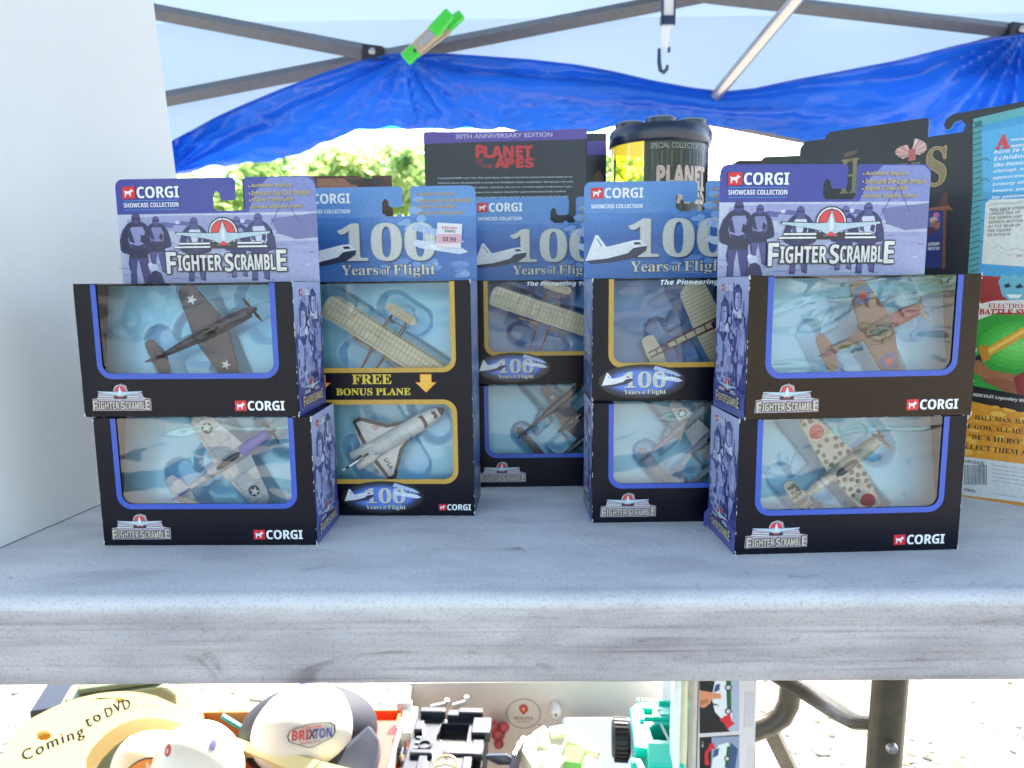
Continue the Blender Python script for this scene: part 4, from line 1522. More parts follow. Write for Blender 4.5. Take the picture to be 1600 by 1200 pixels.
# ------------------------------------------------------------------ packages at the back of the table
def plane_fn(o, yaw):
    """photo pixel -> millimetres on the upright card at o with this yaw"""
    u = Vector((math.cos(yaw), math.sin(yaw), 0))
    nn = Vector((-math.sin(yaw), math.cos(yaw), 0))
    o = Vector(o)

    def f(px, py):
        d = at(px, py, 1.0) - Vector((0, 0, CAM_H))
        k = (o - Vector((0, 0, CAM_H))).dot(nn) / d.dot(nn)
        p = Vector((0, 0, CAM_H)) + d * k - o
        return (p.dot(u) * 1000, p.z * 1000)
    return f


HC = (.243, .571, TT)
HY = R(-41)
hp = plane_fn(HC, HY)
hc = thing('carded_figure', 'large dark display card whose turned blue panel and yellow foot show at the table right', 'toy package', HC, HY)
b = B(.001)
tl, tr = hp(1290, 207), hp(1700, 130)
j = [hp(1448, 184), hp(1450, 214), hp(1506, 206), hp(1509, 195), hp(1502, 188), hp(1492, 191), hp(1486, 201), hp(1478, 203), hp(1475, 195), hp(1478, 186), hp(1490, 178)]
CW2 = 200
top = tr[1]
out = [(tl[0], 1), (CW2, 1), (CW2, 272)] + [j[10], j[9], j[8], j[7], j[6], j[5], j[4], j[3], j[2], j[1], (j[1][0], j[0][1] - 1), (j[0][0] - 1, j[0][1])] + [(tl[0] + 3, tl[1]), (tl[0], tl[1] - 3)]
b.plate([out], 0, .8, 'xz')
b.build('backing_card', mat('dark_navy_card', '141420', .4, coat=.2, var=.2, vscale=30), hc)


def hq(a, pts, col, L):
    a.poly([hp(*p) for p in pts], col, L)


def htext(a, s, px0, py0, px1, py1, col, kind, L, **k):
    """text whose foot runs from (px0,py0) to px1 with height to py1 at the left"""
    A0, B0, C0 = hp(px0, py0), hp(px1, py0), hp(px0, py1)
    a.text(s, A0[0], A0[1], abs(B0[0] - A0[0]), abs(C0[1] - A0[1]), col, kind, L, **k)


a = Art()
# bronze title letters with a column for the first one and a pink bow
L0 = 2
hq(a, [(1318, 240), (1340, 234), (1338, 240), (1320, 246)], '6a4636', L0)
hq(a, [(1322, 250), (1338, 246), (1338, 251), (1323, 254)], '7a5a44', L0)
htext(a, 'H', 1312, 303, 1340, 250, '8c7c54', 'serif', L0 + 1)
htext(a, 'ERCULES'[:6], 1342, 300, 1436, 262, '7a6a4c', 'serif', L0 + 1)
htext(a, 'S', 1445, 292, 1476, 232, '8a7650', 'serif', L0 + 1, outline=.6, ocol='b89a68')
for i in range(7):
    t = -60 + i * 20
    hq(a, [(1424, 242), (1424 - 26 * math.cos(R(t)), 240 - 12 * math.sin(R(t)) - 2), (1424 - 24 * math.cos(R(t + 16)), 240 - 12 * math.sin(R(t + 16)) - 2)], ('e6b6ae', 'd49a94')[i % 2], L0 + 5 + i * .1)
    hq(a, [(1424, 240), (1424 + 25 * math.cos(R(t)), 232 - 14 * math.sin(R(t)) - 2), (1424 + 24 * math.cos(R(t + 16)), 232 - 14 * math.sin(R(t + 16)) - 2)], ('ecc4bc', 'd8a49c')[i % 2], L0 + 5 + i * .1)
hq(a, [(1419, 234), (1430, 232), (1431, 250), (1420, 252)], 'c2605c', L0 + 7)
# small lit scene framed by a torch pole
hq(a, [(1446, 328), (1474, 326), (1472, 418), (1444, 420)], '1a2a66', L0)
hq(a, [(1448, 340), (1470, 336), (1468, 350), (1450, 356)], '34489a', L0 + 1)
for (x, y, rx, c) in ((1459, 344, 2.4, 'c8a08c'), (1461, 352, 3.4, '8c5c50'), (1456, 360, 2.5, '4a2c34'), (1463, 336, 2, 'b85ca0')):
    p = hp(x, y)
    a.ellipse(p[0], p[1], rx, rx, c, L0 + 2, 12)
hq(a, [(1474, 326), (1479, 326), (1477, 420), (1472, 420)], '70422e', L0 + 1)
hq(a, [(1450, 325), (1482, 321), (1490, 328), (1452, 329)], '8a5034', L0 + 2)
hq(a, [(1466, 322), (1476, 300), (1480, 302), (1482, 322)], '5a2c24', L0 + 1)
htext(a, 'LEGENDARY', 1450, 384, 1468, 379, 'e8e8f0', 'sans', L0 + 3)
htext(a, 'HERO OF OLD', 1450, 391, 1468, 386, 'e8e8f0', 'sans', L0 + 3)
# blue story panel inside a vine border
hq(a, [(1524, 190), (1720, 150), (1720, 470), (1518, 436)], '3f9cd0', L0)
hq(a, [(1534, 206), (1720, 170), (1720, 300), (1534, 300)], '56aee0', L0 + .5)
hq(a, [(1520, 192), (1534, 188), (1536, 300), (1530, 432), (1512, 434), (1520, 300)], '4a9aa2', L0 + 1)
hq(a, [(1520, 186), (1720, 138), (1720, 152), (1524, 198)], '5aa8ae', L0 + 1)
rnd = random.Random(8)
for i in range(26):
    yy = 200 + i * 9
    hq(a, [(1519 - (yy - 200) * .02, yy), (1534 - (yy - 200) * .02, yy - 5), (1535 - (yy - 200) * .02, yy - 3.8), (1519 - (yy - 200) * .02, yy + 1.5)], '1c4a5c', L0 + 2)
for i in range(5):
    x = 1534 + i * 2
    p = [hp(1532, 250 + 32 * i), hp(1540, 247 + 32 * i), hp(1546, 251 + 32 * i)]
    a.line(p, .5, '1c4a5c', L0 + 2)
htext(a, 'A', 1556, 233, 1577, 212, 'd83a44', 'serif', L0 + 3, outline=.5, ocol='d83a44')
for i, s in enumerate(('mong the many', 'monsters who are')):
    htext(a, s, 1579, 222 + i * 9, 1650, 216 + i * 9, 'eef2f8', 'sansit', L0 + 3)
for i, s in enumerate(('born to the beast', 'Echidna is the', 'She-Demon. Like her', 'siblings, she has the', 'appearance of great', 'beauty at first. But', 'beware, one look from', 'her poisonous eyes will', 'turn any adventurer to', 'stone!')):
    htext(a, s, 1553 - i * .5, 241 + i * 10.2, (1650 if i < 9 else 1576), 234.6 + i * 10.2, 'eef2f8', 'sansit', L0 + 3)
hq(a, [(1540, 318), (1546, 312), (1720, 306), (1720, 425), (1534, 412)], 'dcdad4', L0 + 3)
for i, s in enumerate(('PULL BACK SPRING', 'LOADED TAIL OF', 'SHE-DEMON AND', 'DEPRESS BUTTON', 'AT THE REAR OF', 'THE FIGURE', 'TO ATTACK!')):
    htext(a, s, 1546 - i * .6, 330 + i * 6.6, 1546 + (58, 48, 50, 52, 49, 34, 33)[i], 325.4 + i * 6.6, '5c5c60', 'sansit', L0 + 4)
a.line([hp(1552, 388), hp(1562, 384), hp(1572, 392), hp(1590, 388), hp(1606, 394)], .3, 'a8a8a4', L0 + 4)
a.line([hp(1560, 392), hp(1575, 398), hp(1600, 398)], .3, 'a8a8a4', L0 + 4)
htext(a, 'tm', 1588, 402, 1596, 398, 'c84a4a', 'sansit', L0 + 4)
# red band, green picture of a sword arm
hq(a, [(1518, 430), (1720, 440), (1720, 500), (1512, 486)], 'a02a24', L0 + 3)
hq(a, [(1560, 440), (1566, 428), (1576, 432), (1586, 428), (1594, 434), (1604, 430), (1606, 470), (1584, 474), (1566, 462)], '6ab0c4', L0 + 4)
hq(a, [(1568, 446), (1576, 442), (1580, 448), (1572, 450)], '14303c', L0 + 5)
hq(a, [(1586, 448), (1594, 443), (1600, 449), (1590, 451)], '14303c', L0 + 5)
hq(a, [(1572, 460), (1598, 460), (1592, 466), (1578, 466)], 'e8ece8', L0 + 5)
pts = [(1508, 500), (1515, 484), (1530, 475), (1552, 470), (1600, 468), (1720, 470), (1720, 492), (1560, 488), (1512, 506)]
hq(a, pts, 'e4dcd2', L0 + 6)
htext(a, 'ELECTRONIC', 1544, 481, 1620, 474, 'c02c2c', 'serif', L0 + 7)
htext(a, 'BATTLE SWORD', 1530, 491, 1640, 482.5, 'c02c2c', 'serif', L0 + 7, outline=.15, ocol='c02c2c')
hq(a, [(1508, 500), (1560, 490), (1720, 492), (1720, 640), (1506, 600)], '2f9c34', L0 + 4)
p = hp(1590, 540)
for i in range(5):
    a.ellipse(p[0], p[1], 22 - 4 * i, 16 - 3 * i, ('3fae3c', '4cba44', '5cc44e', '6ccc58', '7cd464')[i], L0 + 4.3 + i * .2)
hq(a, [(1534, 548), (1600, 510), (1720, 440), (1720, 470), (1600, 526), (1540, 560)], 'e8a028', L0 + 7)
hq(a, [(1540, 549), (1600, 515), (1720, 450), (1720, 458), (1600, 520), (1542, 555)], 'f4c860', L0 + 8)
hq(a, [(1528, 544), (1540, 536), (1548, 560), (1536, 566)], 'c88a2c', L0 + 9)
hq(a, [(1512, 566), (1532, 552), (1538, 562), (1516, 580)], '1a2430', L0 + 8)
hq(a, [(1518, 566), (1530, 562), (1548, 578), (1590, 586), (1640, 580), (1640, 612), (1590, 604), (1540, 592), (1516, 578)], 'a86a44', L0 + 9)
hq(a, [(1530, 592), (1560, 590), (1600, 600), (1640, 606), (1640, 622), (1570, 612)], '96583a', L0 + 9.5)
hq(a, [(1584, 590), (1610, 574), (1650, 566), (1650, 626), (1590, 616)], '8c1c24', L0 + 10)
hq(a, [(1508, 604), (1720, 650), (1720, 672), (1506, 622)], '20181c', L0 + 11)
htext(a, 'HERCULES Legendary Warrior', 1520, 620, 1620, 613.5, 'e8e4e4', 'sansit', L0 + 12, rot=-.05)
# yellow foot with the slogan
hq(a, [(1506, 624), (1720, 672), (1720, 760), (1500, 718)], 'e0962a', L0 + 10)
for i in range(40):
    p = hp(1506 + rnd.random() * 110, 632 + rnd.random() * 76)
    a.ellipse(p[0], p[1], rnd.uniform(2, 5), rnd.uniform(1, 2.4), rnd.choice(('e8a83a', 'd8861e', 'f0b850')), L0 + 10.2 + i * .015, 10)
for i, s in enumerate(('HALF MAN, HALF GOD,', 'OF GOD, ALL HERO!', '"BE A HERO"', 'COLLECT THEM ALL')):
    x0 = (1523, 1503, 1514, 1490)[i]
    htext(a, s, x0, 656 + i * 13.2 + (0 if i < 2 else 3), x0 + (126, 118, 84, 132)[i], 648 + i * 13.2 + (0 if i < 2 else 3), '2c1a10', 'serif', L0 + 12)
hq(a, [(1498, 712), (1720, 740), (1720, 800), (1496, 772)], 'dcdce0', L0 + 11)
for i in range(17):
    x = 1507 + i * 2.1
    hq(a, [(x, 726), (x + rnd.uniform(.5, 1.3), 726), (x + rnd.uniform(.5, 1.2), 757), (x - .1, 757)], '34343c', L0 + 12)
htext(a, 'PURCHASE', 1504, 722, 1538, 717, '3a3a44', 'sans', L0 + 12)
htext(a, 'DEMON', 1506, 767, 1524, 762, '3a3a44', 'sans', L0 + 12)
for i in range(5):
    htext(a, 'this package meets all safety rules', 1550, 728 + i * 6, 1630, 725 + i * 6, '9a9aa4', 'sans', L0 + 12, res=1)
htext(a, 'keep away from heat and flame', 1550, 772, 1610, 769, '9a9aa4', 'sans', L0 + 12, res=1)
hq(a, [(1496, 772), (1720, 800), (1720, 830), (1494, 786)], 'd8902c', L0 + 11)
a.build('card_print', hc, face_mtx('front', 0, -.00003, 0))
b = B(.001)
b.plate([[(60, 3), (150, 3), (150, 90), (60, 90)]], 1, 46, 'xz')
b.build('plastic_blister', FILM, hc, bevel=.004)

for (px, py, Y, wd, lab, colr) in ((1250, 226, .60, .09, 'dark navy display card directly behind the large turned card', '20222c'), (1187, 247, .66, .10, 'greenish black display card, farthest left of the dark cards at the right', '222c2c')):
    o_ = at(px, py, Y)
    t = thing('carded_figure', lab, 'toy package', (o_.x, o_.y, TT), R(-38 if px > 1200 else -8))
    H2 = (o_.z - TT) * 1000
    b = B(.001)
    b.plate([[(0, 0), (wd * 1000, 0), (wd * 1000, H2 + 2), (4, H2 + (1 if px < 1200 else 2)), (0, H2 - 3)]], 0, .8, 'xz')
    cd_ = b.build('backing_card', mat('card_' + colr, colr, .4, coat=.2, var=.25, vscale=30), t)
    b = B(.001)
    b.plate([[(10, 4), (wd * 1000 - 10, 4), (wd * 1000 - 10, H2 * .5), (10, H2 * .5)]], -22, -.5, 'xz')
    b.build('plastic_blister', FILM, t, bevel=.003)
    a = Art()
    a.ellipse(wd * 500 - 8, H2 - 26, 8, 4, '7a5a3c', 1, 18)
    a.rect(8, H2 - 52, wd * 1000 - 8, H2 - 34, '3c2c30', 1, top='5c4038')
    a.build('card_print', cd_, face_mtx('front', 0, -.00003, 0))
b = B(.001)
o_ = at(1150, 252, .70)
t = thing('carded_figure', 'low dark package with a red top strip behind the greenish card', 'toy package', (o_.x, o_.y, TT), 0)
b.box((30, 20, (o_.z - TT) * 500), (60, 40, (o_.z - TT) * 1000))
b.build('carton', mat('dark_teal_carton', '1c2a2c', .4), t, bevel=.001)
b = B(.001)
b.box((30, 20, (o_.z - TT) * 1000 + .6), (54, 34, 1.2))
b.build('lid_strip', mat('red_strip', '8c3a30', .5), t)

# the boxed figure set with its purple band
PO = at(662, 207, .68)
PO = (PO.x, .68, TT)
pp = plane_fn(PO, 0)
PW, PHt = pp(917, 200)[0], pp(800, 203)[1]
pk = thing('boxed_figure_set', 'dark navy box with a purple band and red PLANET OF THE APES title', 'toy package', PO, 0)
b = B(.001)
b.plate([[(0, 0), (PW, 0), (PW, PHt), (PW * .8, PHt - .4), (PW * .4, PHt - 1.2), (0, PHt - .6)]], 0, 70, 'xz')
b.build('carton', mat('navy_carton', '171a34', .4, coat=.25, var=.15, vscale=30), pk, bevel=.0008)
a = Art()
a.poly([pp(662, 207.5), (PW * .4, PHt - 1.3), (PW * .8, PHt - .5), pp(917, 200.5), pp(917, 217), pp(860, 219), pp(760, 221.5), pp(662, 225)], '5a44a4', 1)


def ptext(s, px0, py0, px1, py1, col, kind, L, **k):
    A0, B0 = pp(px0, py0), pp(px1, py1)
    a.text(s, A0[0], A0[1], B0[0] - A0[0], B0[1] - A0[1], col, kind, L, **k)


ptext('30TH ANNIVERSARY EDITION', 712, 217, 863, 208.5, 'b9b4dc', 'plain', 2, outline=.12, ocol='b9b4dc', rot=.012)
for s, x0, y0, x1, y1 in (('P', 744, 246, 757, 227), ('LANET', 757, 246, 831, 228), ('A', 774, 262, 790, 247), ('PES', 790, 262, 833, 247)):
    ptext(s, x0, y0, x1, y1, 'c8283c', 'sans', 3, outline=.45, ocol='c8283c')
ptext('OF', 744, 256, 755, 249, 'c8283c', 'plain', 3)
ptext('THE', 752, 263, 769, 257, 'c8283c', 'plain', 3)
ptext('TM', 834, 249, 838, 247, 'c8283c', 'plain', 3)
ln = ('Catapulted 2000 years into time and space, a team of American astronauts crash lands on an',
      'unknown planet dominated by a strange but intelligent simian population. The humans are soon',
      'captured by a band of gorilla soldiers, and those who survive are held captive in laboratory cages.',
      'Here, apes consider humans to be animals, hunted for sport and butchered for medical',
      'experiments. Their existence threatens simian survival, for reasons known only to the apes')
for i, s in enumerate(ln):
    ptext(s, 684 + (0, 0, -2, 8, 12)[i], 280 + i * 7.6, 894 - (0, -2, 0, 10, 6)[i], 275 + i * 7.6, 'c2c8e0', 'serif', 2, res=1, outline=.05, ocol='c2c8e0')
a.build('box_print', pk, face_mtx('front', 0, -.00003, 0))
b = B(.001)
b.box((PW - 6, 20, PHt + 1), (14, 10, 2))
b.build('tuck_flap', mat('brown_flap', '5c4038', .7), pk)
o_ = at(905, 208, .77)
t = thing('boxed_figure_set', 'second purple banded box, mostly hidden between the navy box and the canister', 'toy package', (o_.x, .77, TT), 0)
b = B(.001)
w2 = (at(948, 208, .77).x - o_.x) * 1000
h2 = (o_.z - TT) * 1000
b.box((w2 / 2, 30, h2 / 2), (w2, 60, h2))
c2 = b.build('carton', mat('navy_carton', '171a34', .4), t, bevel=.0008)
a = Art()
a.rect(0, h2 - 22, w2 - .5, h2 - 8, '5a44a4', 1)
a.ellipse(w2 - 8, h2 - 50, 5, 12, '8a6a50', 1)
a.build('box_print', c2, face_mtx('front', 0, -.00003, 0))

# canister
q = at(1031, 226, .70)
ct = thing('canister', 'round dark canister with a ribbed navy lid and yellow clear side', 'canister', (q.x, .70, TT), 0)
cr = .5 * (at(1110, 230, .70).x - at(952, 230, .70).x)
ch = q.z - TT
YEL = film_mat('yellow_clear_plastic', (.96, .84, .08), .05, .08, .2, 30)
b = B()
prof = [(cr * .94, .002), (cr * .94, ch - .002)]
n_, vs, fs = 48, [], []
for r_, z in prof:
    for k in range(n_ + 1):
        an = R(150 + 150 * k / n_ - 4)
        vs.append((r_ * math.cos(an), r_ * math.sin(an), z))
for k in range(n_):
    fs.append((k, k + 1, n_ + 2 + k, n_ + 1 + k))
b.add(vs, fs)
b.build('clear_wall', YEL, ct, smooth=True, fixn=False)
LAB = mat('smoky_label', '14100c', .25, coat=.35, spec=.4, var=.4, vscale=40, stretch=(3, 3, .5))
b = B()
vs, fs = [], []
for z in (.002, ch - .003):
    for k in range(n_ + 1):
        an = R(241 + 190 * k / n_)
        vs.append((cr * .945 * math.cos(an), cr * .945 * math.sin(an), z))
for k in range(n_):
    fs.append((k, k + 1, n_ + 2 + k, n_ + 1 + k))
b.add(vs, fs)
b.build('label_wrap', LAB, ct, smooth=True, fixn=False)
a = Art()


def wrap_text(s, az0, az1, z0, z1, col, kind, L, **k):
    """text bent round the canister; azimuth in degrees from the front"""
    i0 = len(a.v)
    a.text(s, az0, z0, az1 - az0, z1 - z0, col, kind, L, **k)
    for i in range(i0, len(a.v)):
        x, z, h = a.v[i]
        an = R(x)
        r_ = cr * 945 + .3 + h
        a.v[i] = (r_ * math.sin(an), z, r_ * math.cos(an))


hm = ch * 1000
wrap_text('SPECIAL COLLECTOR\'S EDITION', -22, 66, hm - 11, hm - 6, 'a8a8a0', 'plain', 1, res=2)
wrap_text('PLANET', -14, 50, hm - 42, hm - 26, 'c8a8a0', 'sans', 1, outline=.6, ocol='d8c8c0')
wrap_text('OF THE', -10, 8, hm - 50, hm - 44, 'c8a8a0', 'sans', 1)
wrap_text('APES', 9, 50, hm - 58, hm - 43, 'c8a8a0', 'sans', 1, outline=.6, ocol='d8c8c0')
for i in range(14):
    wrap_text('I', -20 + i * 5.4, -19 + i * 5.4, hm - 30 + (i % 3) * 3, hm - 13, ('6a6a68', '4a4a48')[i % 2], 'plain', .5)
a.build('label_print', ct, face_mtx('front', 0, 0, 0))
b = B()
b.lathe([(cr * .98, 0), (cr, .002), (cr, .012), (cr * .96, .016), (cr * .6, .017), (0, .017)], (0, 0, ch - .004), 40)
for k in range(6):
    an = R(20 + 60 * k)
    b.lathe([(cr * .3, 0), (cr * .3, .004), (cr * .25, .0055), (0, .0055)], (cr * .66 * math.cos(an), cr * .66 * math.sin(an), ch + .012), 16)
b.build('lid', mat('navy_lid', '1c2440', .3, coat=.4), ct, smooth=True)
b = B()
b.lathe([(cr * .8, .001), (cr * .8, .004)], (0, 0, 0), 32)
b.lathe([(cr * .35, .004), (cr * .3, .09), (cr * .2, .1)], (-.01, .01, 0), 20)
b.build('inner_stand', mat('yellow_plastic', 'c8b420', .3), ct, smooth=True)

# rust card behind the leftmost stacks
for (px0, px1, py, Y, lab, cc) in ((378, 560, 277, .60, 'rust brown display card with purple DRAGONHEART lettering', '5c3434'), (560, 612, 275, .62, 'narrow brown display card behind the rust brown one', '6a4a44')):
    o_ = at(px0, py, Y)
    wd = (at(px1, py, Y).x - o_.x) * 1000
    H2 = (o_.z - TT) * 1000
    t = thing('carded_figure', lab, 'toy package', (o_.x, Y, TT), 0)
    b = B(.001)
    b.plate([[(0, 0), (wd, 0), (wd, H2), (wd * .42, H2 + .5), (wd * .4, H2 - 2), (wd * .2, H2 - 2), (0, H2 - 1)]], 0, .8, 'xz')
    c2 = b.build('backing_card', mat('card_' + cc, cc, .5, var=.3, vscale=25), t)
    f = plane_fn((o_.x, Y, TT), 0)
    a = Art()
    if px0 < 500:
        a.poly([f(496, 279), f(559, 278), f(559, 305), f(540, 305), f(494, 305)], '9c6450', 1)
        a.ellipse(*f(496, 300), 2.6, 4.2, '4c2830', 2)
        a.poly([f(538, 279), f(559, 279), f(559, 290), f(548, 288)], '2c1c28', 2)
        A0, B0 = f(537, 301), f(600, 292)
    else:
        A0, B0 = f(562, 301), f(606, 292)
        a.poly([f(566, 279), f(600, 279), f(592, 290), f(574, 289)], '2a1a24', 2)
    if px0 < 500:
        a.text('DRAGON', A0[0], A0[1], f(559, 300)[0] - A0[0], B0[1] - A0[1], '8c4a9c', 'serif', 3)
    else:
        a.text('HEART', A0[0], A0[1], B0[0] - A0[0], B0[1] - A0[1], '8c4a9c', 'serif', 3)
    a.build('card_print', c2, face_mtx('front', 0, -.00003, 0))

# ================================================================== the canopy
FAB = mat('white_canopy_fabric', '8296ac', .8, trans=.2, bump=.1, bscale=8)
TUBE = mat('grey_hammered_tube', '62666e', .45, .2, bump=.5, bscale=400, var=.1, vscale=60)
can = thing('canopy_tent', 'white fabric canopy overhead with a scissor frame of grey tubes', 'canopy', (0, 1.7, 0), 0)
YE = 1.80


def cl(p):
    return Vector(p) - Vector((0, 1.7, 0))


def val(x):
    lo, hi = at(800, 226, YE).z, at(800, 186, YE).z
    k = max(0, min(1, (x + .92) / .3))
    return lo + (hi - lo) * k


def canopy_sheet():
    b = B()
    ze = at(800, 60, YE).z + .06
    nx, ny = 40, 26
    vs, fs = [], []
    for j in range(ny + 1):
        v = j / ny
        for i in range(nx + 1):
            u = i / nx
            x = -2.3 + 4.6 * u
            if v < .2:      # hanging valance
                k = v / .2
                y, z = YE + .02 + .015 * math.sin(x * 9) * (1 - k), val(x) * (1 - k) + ze * k
            else:
                k = (v - .2) / .8
                y = YE - 2.5 * k
                z = ze + .85 * math.sin(math.pi * min(1, k * 1.06) * .93) - .06 * math.sin(math.pi * k) * math.cos(x * 2) + .012 * math.sin(x * 13 + y * 5)
            vs.append(cl((x, y, z)))
    for j in range(ny):
        for i in range(nx):
            a0 = j * (nx + 1) + i
            fs.append((a0, a0 + 1, a0 + nx + 2, a0 + nx + 1))
    b.add(vs, fs)
    return b


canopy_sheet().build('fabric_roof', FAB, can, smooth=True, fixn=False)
b = B()
vs, fs = [], []
for i in range(93):
    x = -2.3 + i * .05
    vs += [cl((x, YE + .024, val(x) + .004)), cl((x, YE + .024, val(x) - .016))]
fs = [(2 * i, 2 * i + 1, 2 * i + 3, 2 * i + 2) for i in range(92)]
b.add(vs, fs)
b.build('blue_hem', mat('cyan_hem', '38a8d8', .7, trans=.5), can, fixn=False)


def bar(name, pxs, w_=.0145, m=TUBE, flat=1.0, n_=4):
    b = B()
    b.tube([cl(at(*p)) for p in pxs], w_, n_, flat=flat)
    return b.build(name, m, can)


bar('truss_bar', [(-300, -85, 1.72), (585, 84, 1.70), (1400, 240, 1.70)], .0175)
bar('truss_bar', [(-300, 262, 1.74), (580, 93, 1.73), (1060, 0, 1.73), (1250, -38, 1.73)], .0175)
bar('truss_bar', [(900, -36, 1.70), (1110, -6, 1.70), (1600, 50, 1.69), (1900, 84, 1.69)], .0165)
bar('truss_bar', [(1300, 140, 1.73), (1600, 54, 1.73), (1900, -30, 1.73)], .0165)
for q in (at(583, 86, 1.68), at(1588, 52, 1.68)):
    b = B()
    b.box(cl(q), (.046, .03, .036), (0, R(8), 0))
    jb = b.build('joint_bracket', mat('black_bracket', '1a1c24', .4), can, bevel=.003)
    b = B()
    b.lathe([(0, -.006), (.005, -.005), (.0085, -.001), (.0085, .004)], cl(q + Vector((.001, -.018, .002))), 14, 'y')
    b.build('joint_bolt', STEEL, jb, smooth=True)
b = B()
b.tube([cl(at(1118, 150, 1.66)), cl(at(1243, 0, 1.45)), cl(at(1420, -215, 1.2))], .0125, 16)
b.build('rafter_pole', mat('bare_aluminium', 'b8b8b6', .28, .85), can, smooth=True)
for sx in (-2.25, 2.25):
    for sy in (YE - .02, YE - 2.45):
        b = B()
        b.tube([cl((sx, sy, 0)), cl((sx, sy, 1.62))], .018, 4)
        b.build('corner_leg', TUBE, can)

# strap with hook
st = thing('webbing_strap', 'white webbing strap with a dark hook hanging from the canopy frame', 'strap', tuple(at(1042, 60, 1.6)), 0)
so_ = at(1042, 60, 1.6)
b = B()


def sq(px, py, Y=1.6):
    return at(px, py, Y) - so_


b.box(sq(1044, -20), (.024, .004, .16))
b.build('webbing', mat('white_webbing', 'dcdee4', .7), st)
b = B()
b.box(sq(1043, 32), (.03, .012, .018))
b.box(sq(1035, 20), (.004, .012, .05))
b.box(sq(1054, 20), (.003, .012, .05))
b.build('buckle', mat('navy_plastic', '1c3050', .35, coat=.3), st, bevel=.002)
b = B()
b.tube([sq(1040, 42), sq(1039, 75)], [.009, .007], 8, flat=.4)
b.build('strap_tail', mat('white_webbing', 'dcdee4', .7), st)
b = B()
b.tube([sq(1030, 76), sq(1030, 98), sq(1032, 110), sq(1037, 113), sq(1042, 108), sq(1043, 102)], [.0035, .0045, .0045, .0045, .004, .003], 8)
b.tube([sq(1046, 74), sq(1045, 82)], .003, 8)
b.build('hook', mat('navy_plastic', '1c3050', .35, coat=.3), st, smooth=True)

# ---- blue tarp
UP = [(200, 262), (262, 226), (300, 206), (340, 184), (380, 166), (440, 141), (500, 118), (560, 98), (612, 86), (640, 85), (700, 86), (760, 90), (830, 95), (900, 103), (960, 114), (1020, 128), (1080, 139), (1130, 145), (1180, 140), (1240, 127), (1300, 116), (1400, 97), (1500, 72), (1560, 60), (1600, 55), (1720, 62), (1850, 90)]
LO = [(200, 300), (262, 275), (300, 268), (340, 262), (380, 258), (440, 246), (500, 226), (560, 206), (612, 199), (640, 199), (700, 199), (760, 204), (830, 207), (900, 206), (960, 200), (1020, 192), (1080, 190), (1130, 196), (1180, 206), (1240, 218), (1300, 232), (1400, 262), (1500, 300), (1560, 325), (1600, 335), (1720, 370), (1850, 400)]


def interp(tab, x):
    for p, q in zip(tab, tab[1:]):
        if p[0] <= x <= q[0]:
            k = (x - p[0]) / (q[0] - p[0])
            return p[1] + (q[1] - p[1]) * k
    return tab[-1][1]


tp = thing('blue_tarp', 'shiny blue tarpaulin gathered in folds under a green clamp', 'tarpaulin', tuple(at(632, 95, 1.66)), 0)
to = at(632, 95, 1.66)
b = B()
NX, NT = 420, 46
vs, fs = [], []
for j in range(NT + 1):
    t = j / NT
    for i in range(NX + 1):
        px = 200 + 1650 * i / NX
        yu, yl = interp(UP, px), interp(LO, px)
        yl += 2 * math.sin(px * .11) * (1 if px < 1000 else .4) + 3 * math.sin(px * .029 + 1) + 3 * noise.noise(Vector((px * .05, 3, 3)))
        py = yu + (yl - yu) * t
        # folds radiating from the clamp and from the far corner
        dx, dy = px - 632, py - 88
        r_ = math.hypot(dx, dy)
        an = math.atan2(dy, dx)
        w1 = math.exp(-r_ / 420) * min(1, r_ / 60)
        f = .020 * noise.noise(Vector((an * 3.6, r_ * .0016, 7))) * w1 * 1.5 + .006 * noise.noise(Vector((an * 11, r_ * .003, 2))) * w1 * 1.6 + .004 * math.sin(an * 23 + 1.3 + 2 * noise.noise(Vector((an * 3, 0, 5)))) * math.exp(-r_ / 130) * min(1, r_ / 30)
        f += .020 * math.exp(-((t - .22 - .1 * math.sin(px * .004)) / .09) ** 2) * min(1, r_ / 200)
        f -= .016 * math.exp(-((t - .42 - .12 * math.sin(px * .005 + 2)) / .1) ** 2) * min(1, r_ / 200)
        dx2, dy2 = px - 1600, py - 50
        r2 = math.hypot(dx2, dy2)
        an2 = math.atan2(dy2, dx2)
        f += .016 * math.sin(an2 * 21) * math.exp(-r2 / 500) * min(1, r2 / 80)
        dx3, dy3 = px - 262, py - 272
        an3 = math.atan2(-dy3, dx3 + 1e-3)
        f += .018 * math.sin(an3 * 18 + .8) * math.exp(-math.hypot(dx3, dy3) / 260) * min(1, math.hypot(dx3, dy3) / 50)
        f += .008 * noise.noise(Vector((px * .018, py * .05, 1))) + .003 * noise.noise(Vector((px * .045, py * .11, 9))) * t * 2 + .0016 * noise.noise(Vector((px * .11, py * .16, 4)))
        vs.append(at(px, py, 1.665 + f) - to)
for j in range(NT):
    for i in range(NX):
        a0 = j * (NX + 1) + i
        fs.append((a0, a0 + 1, a0 + NX + 2, a0 + NX + 1))
b.add(vs, fs)
TARP = mat('blue_tarp_vinyl', '2268dc', .22, bump=.2, bscale=30, trans=.45, var=.3, vscale=5, coat=.4)
b.build('tarp_sheet', TARP, tp, smooth=True, fixn=False)
b = B()
b.tube([vs[i] + Vector((0, -.001, 0)) for i in range(0, NX + 1, 3)], .0032, 8)
b.build('rolled_hem', TARP, tp, smooth=True)

# ---- green spring clamp
co = at(640, 90, 1.62)
cm = thing('spring_clamp', 'spring clamp with lime green grips pinching the blue tarp', 'clamp', tuple(co), 0)
GR = mat('lime_plastic', '3cc43c', .4, coat=.3)


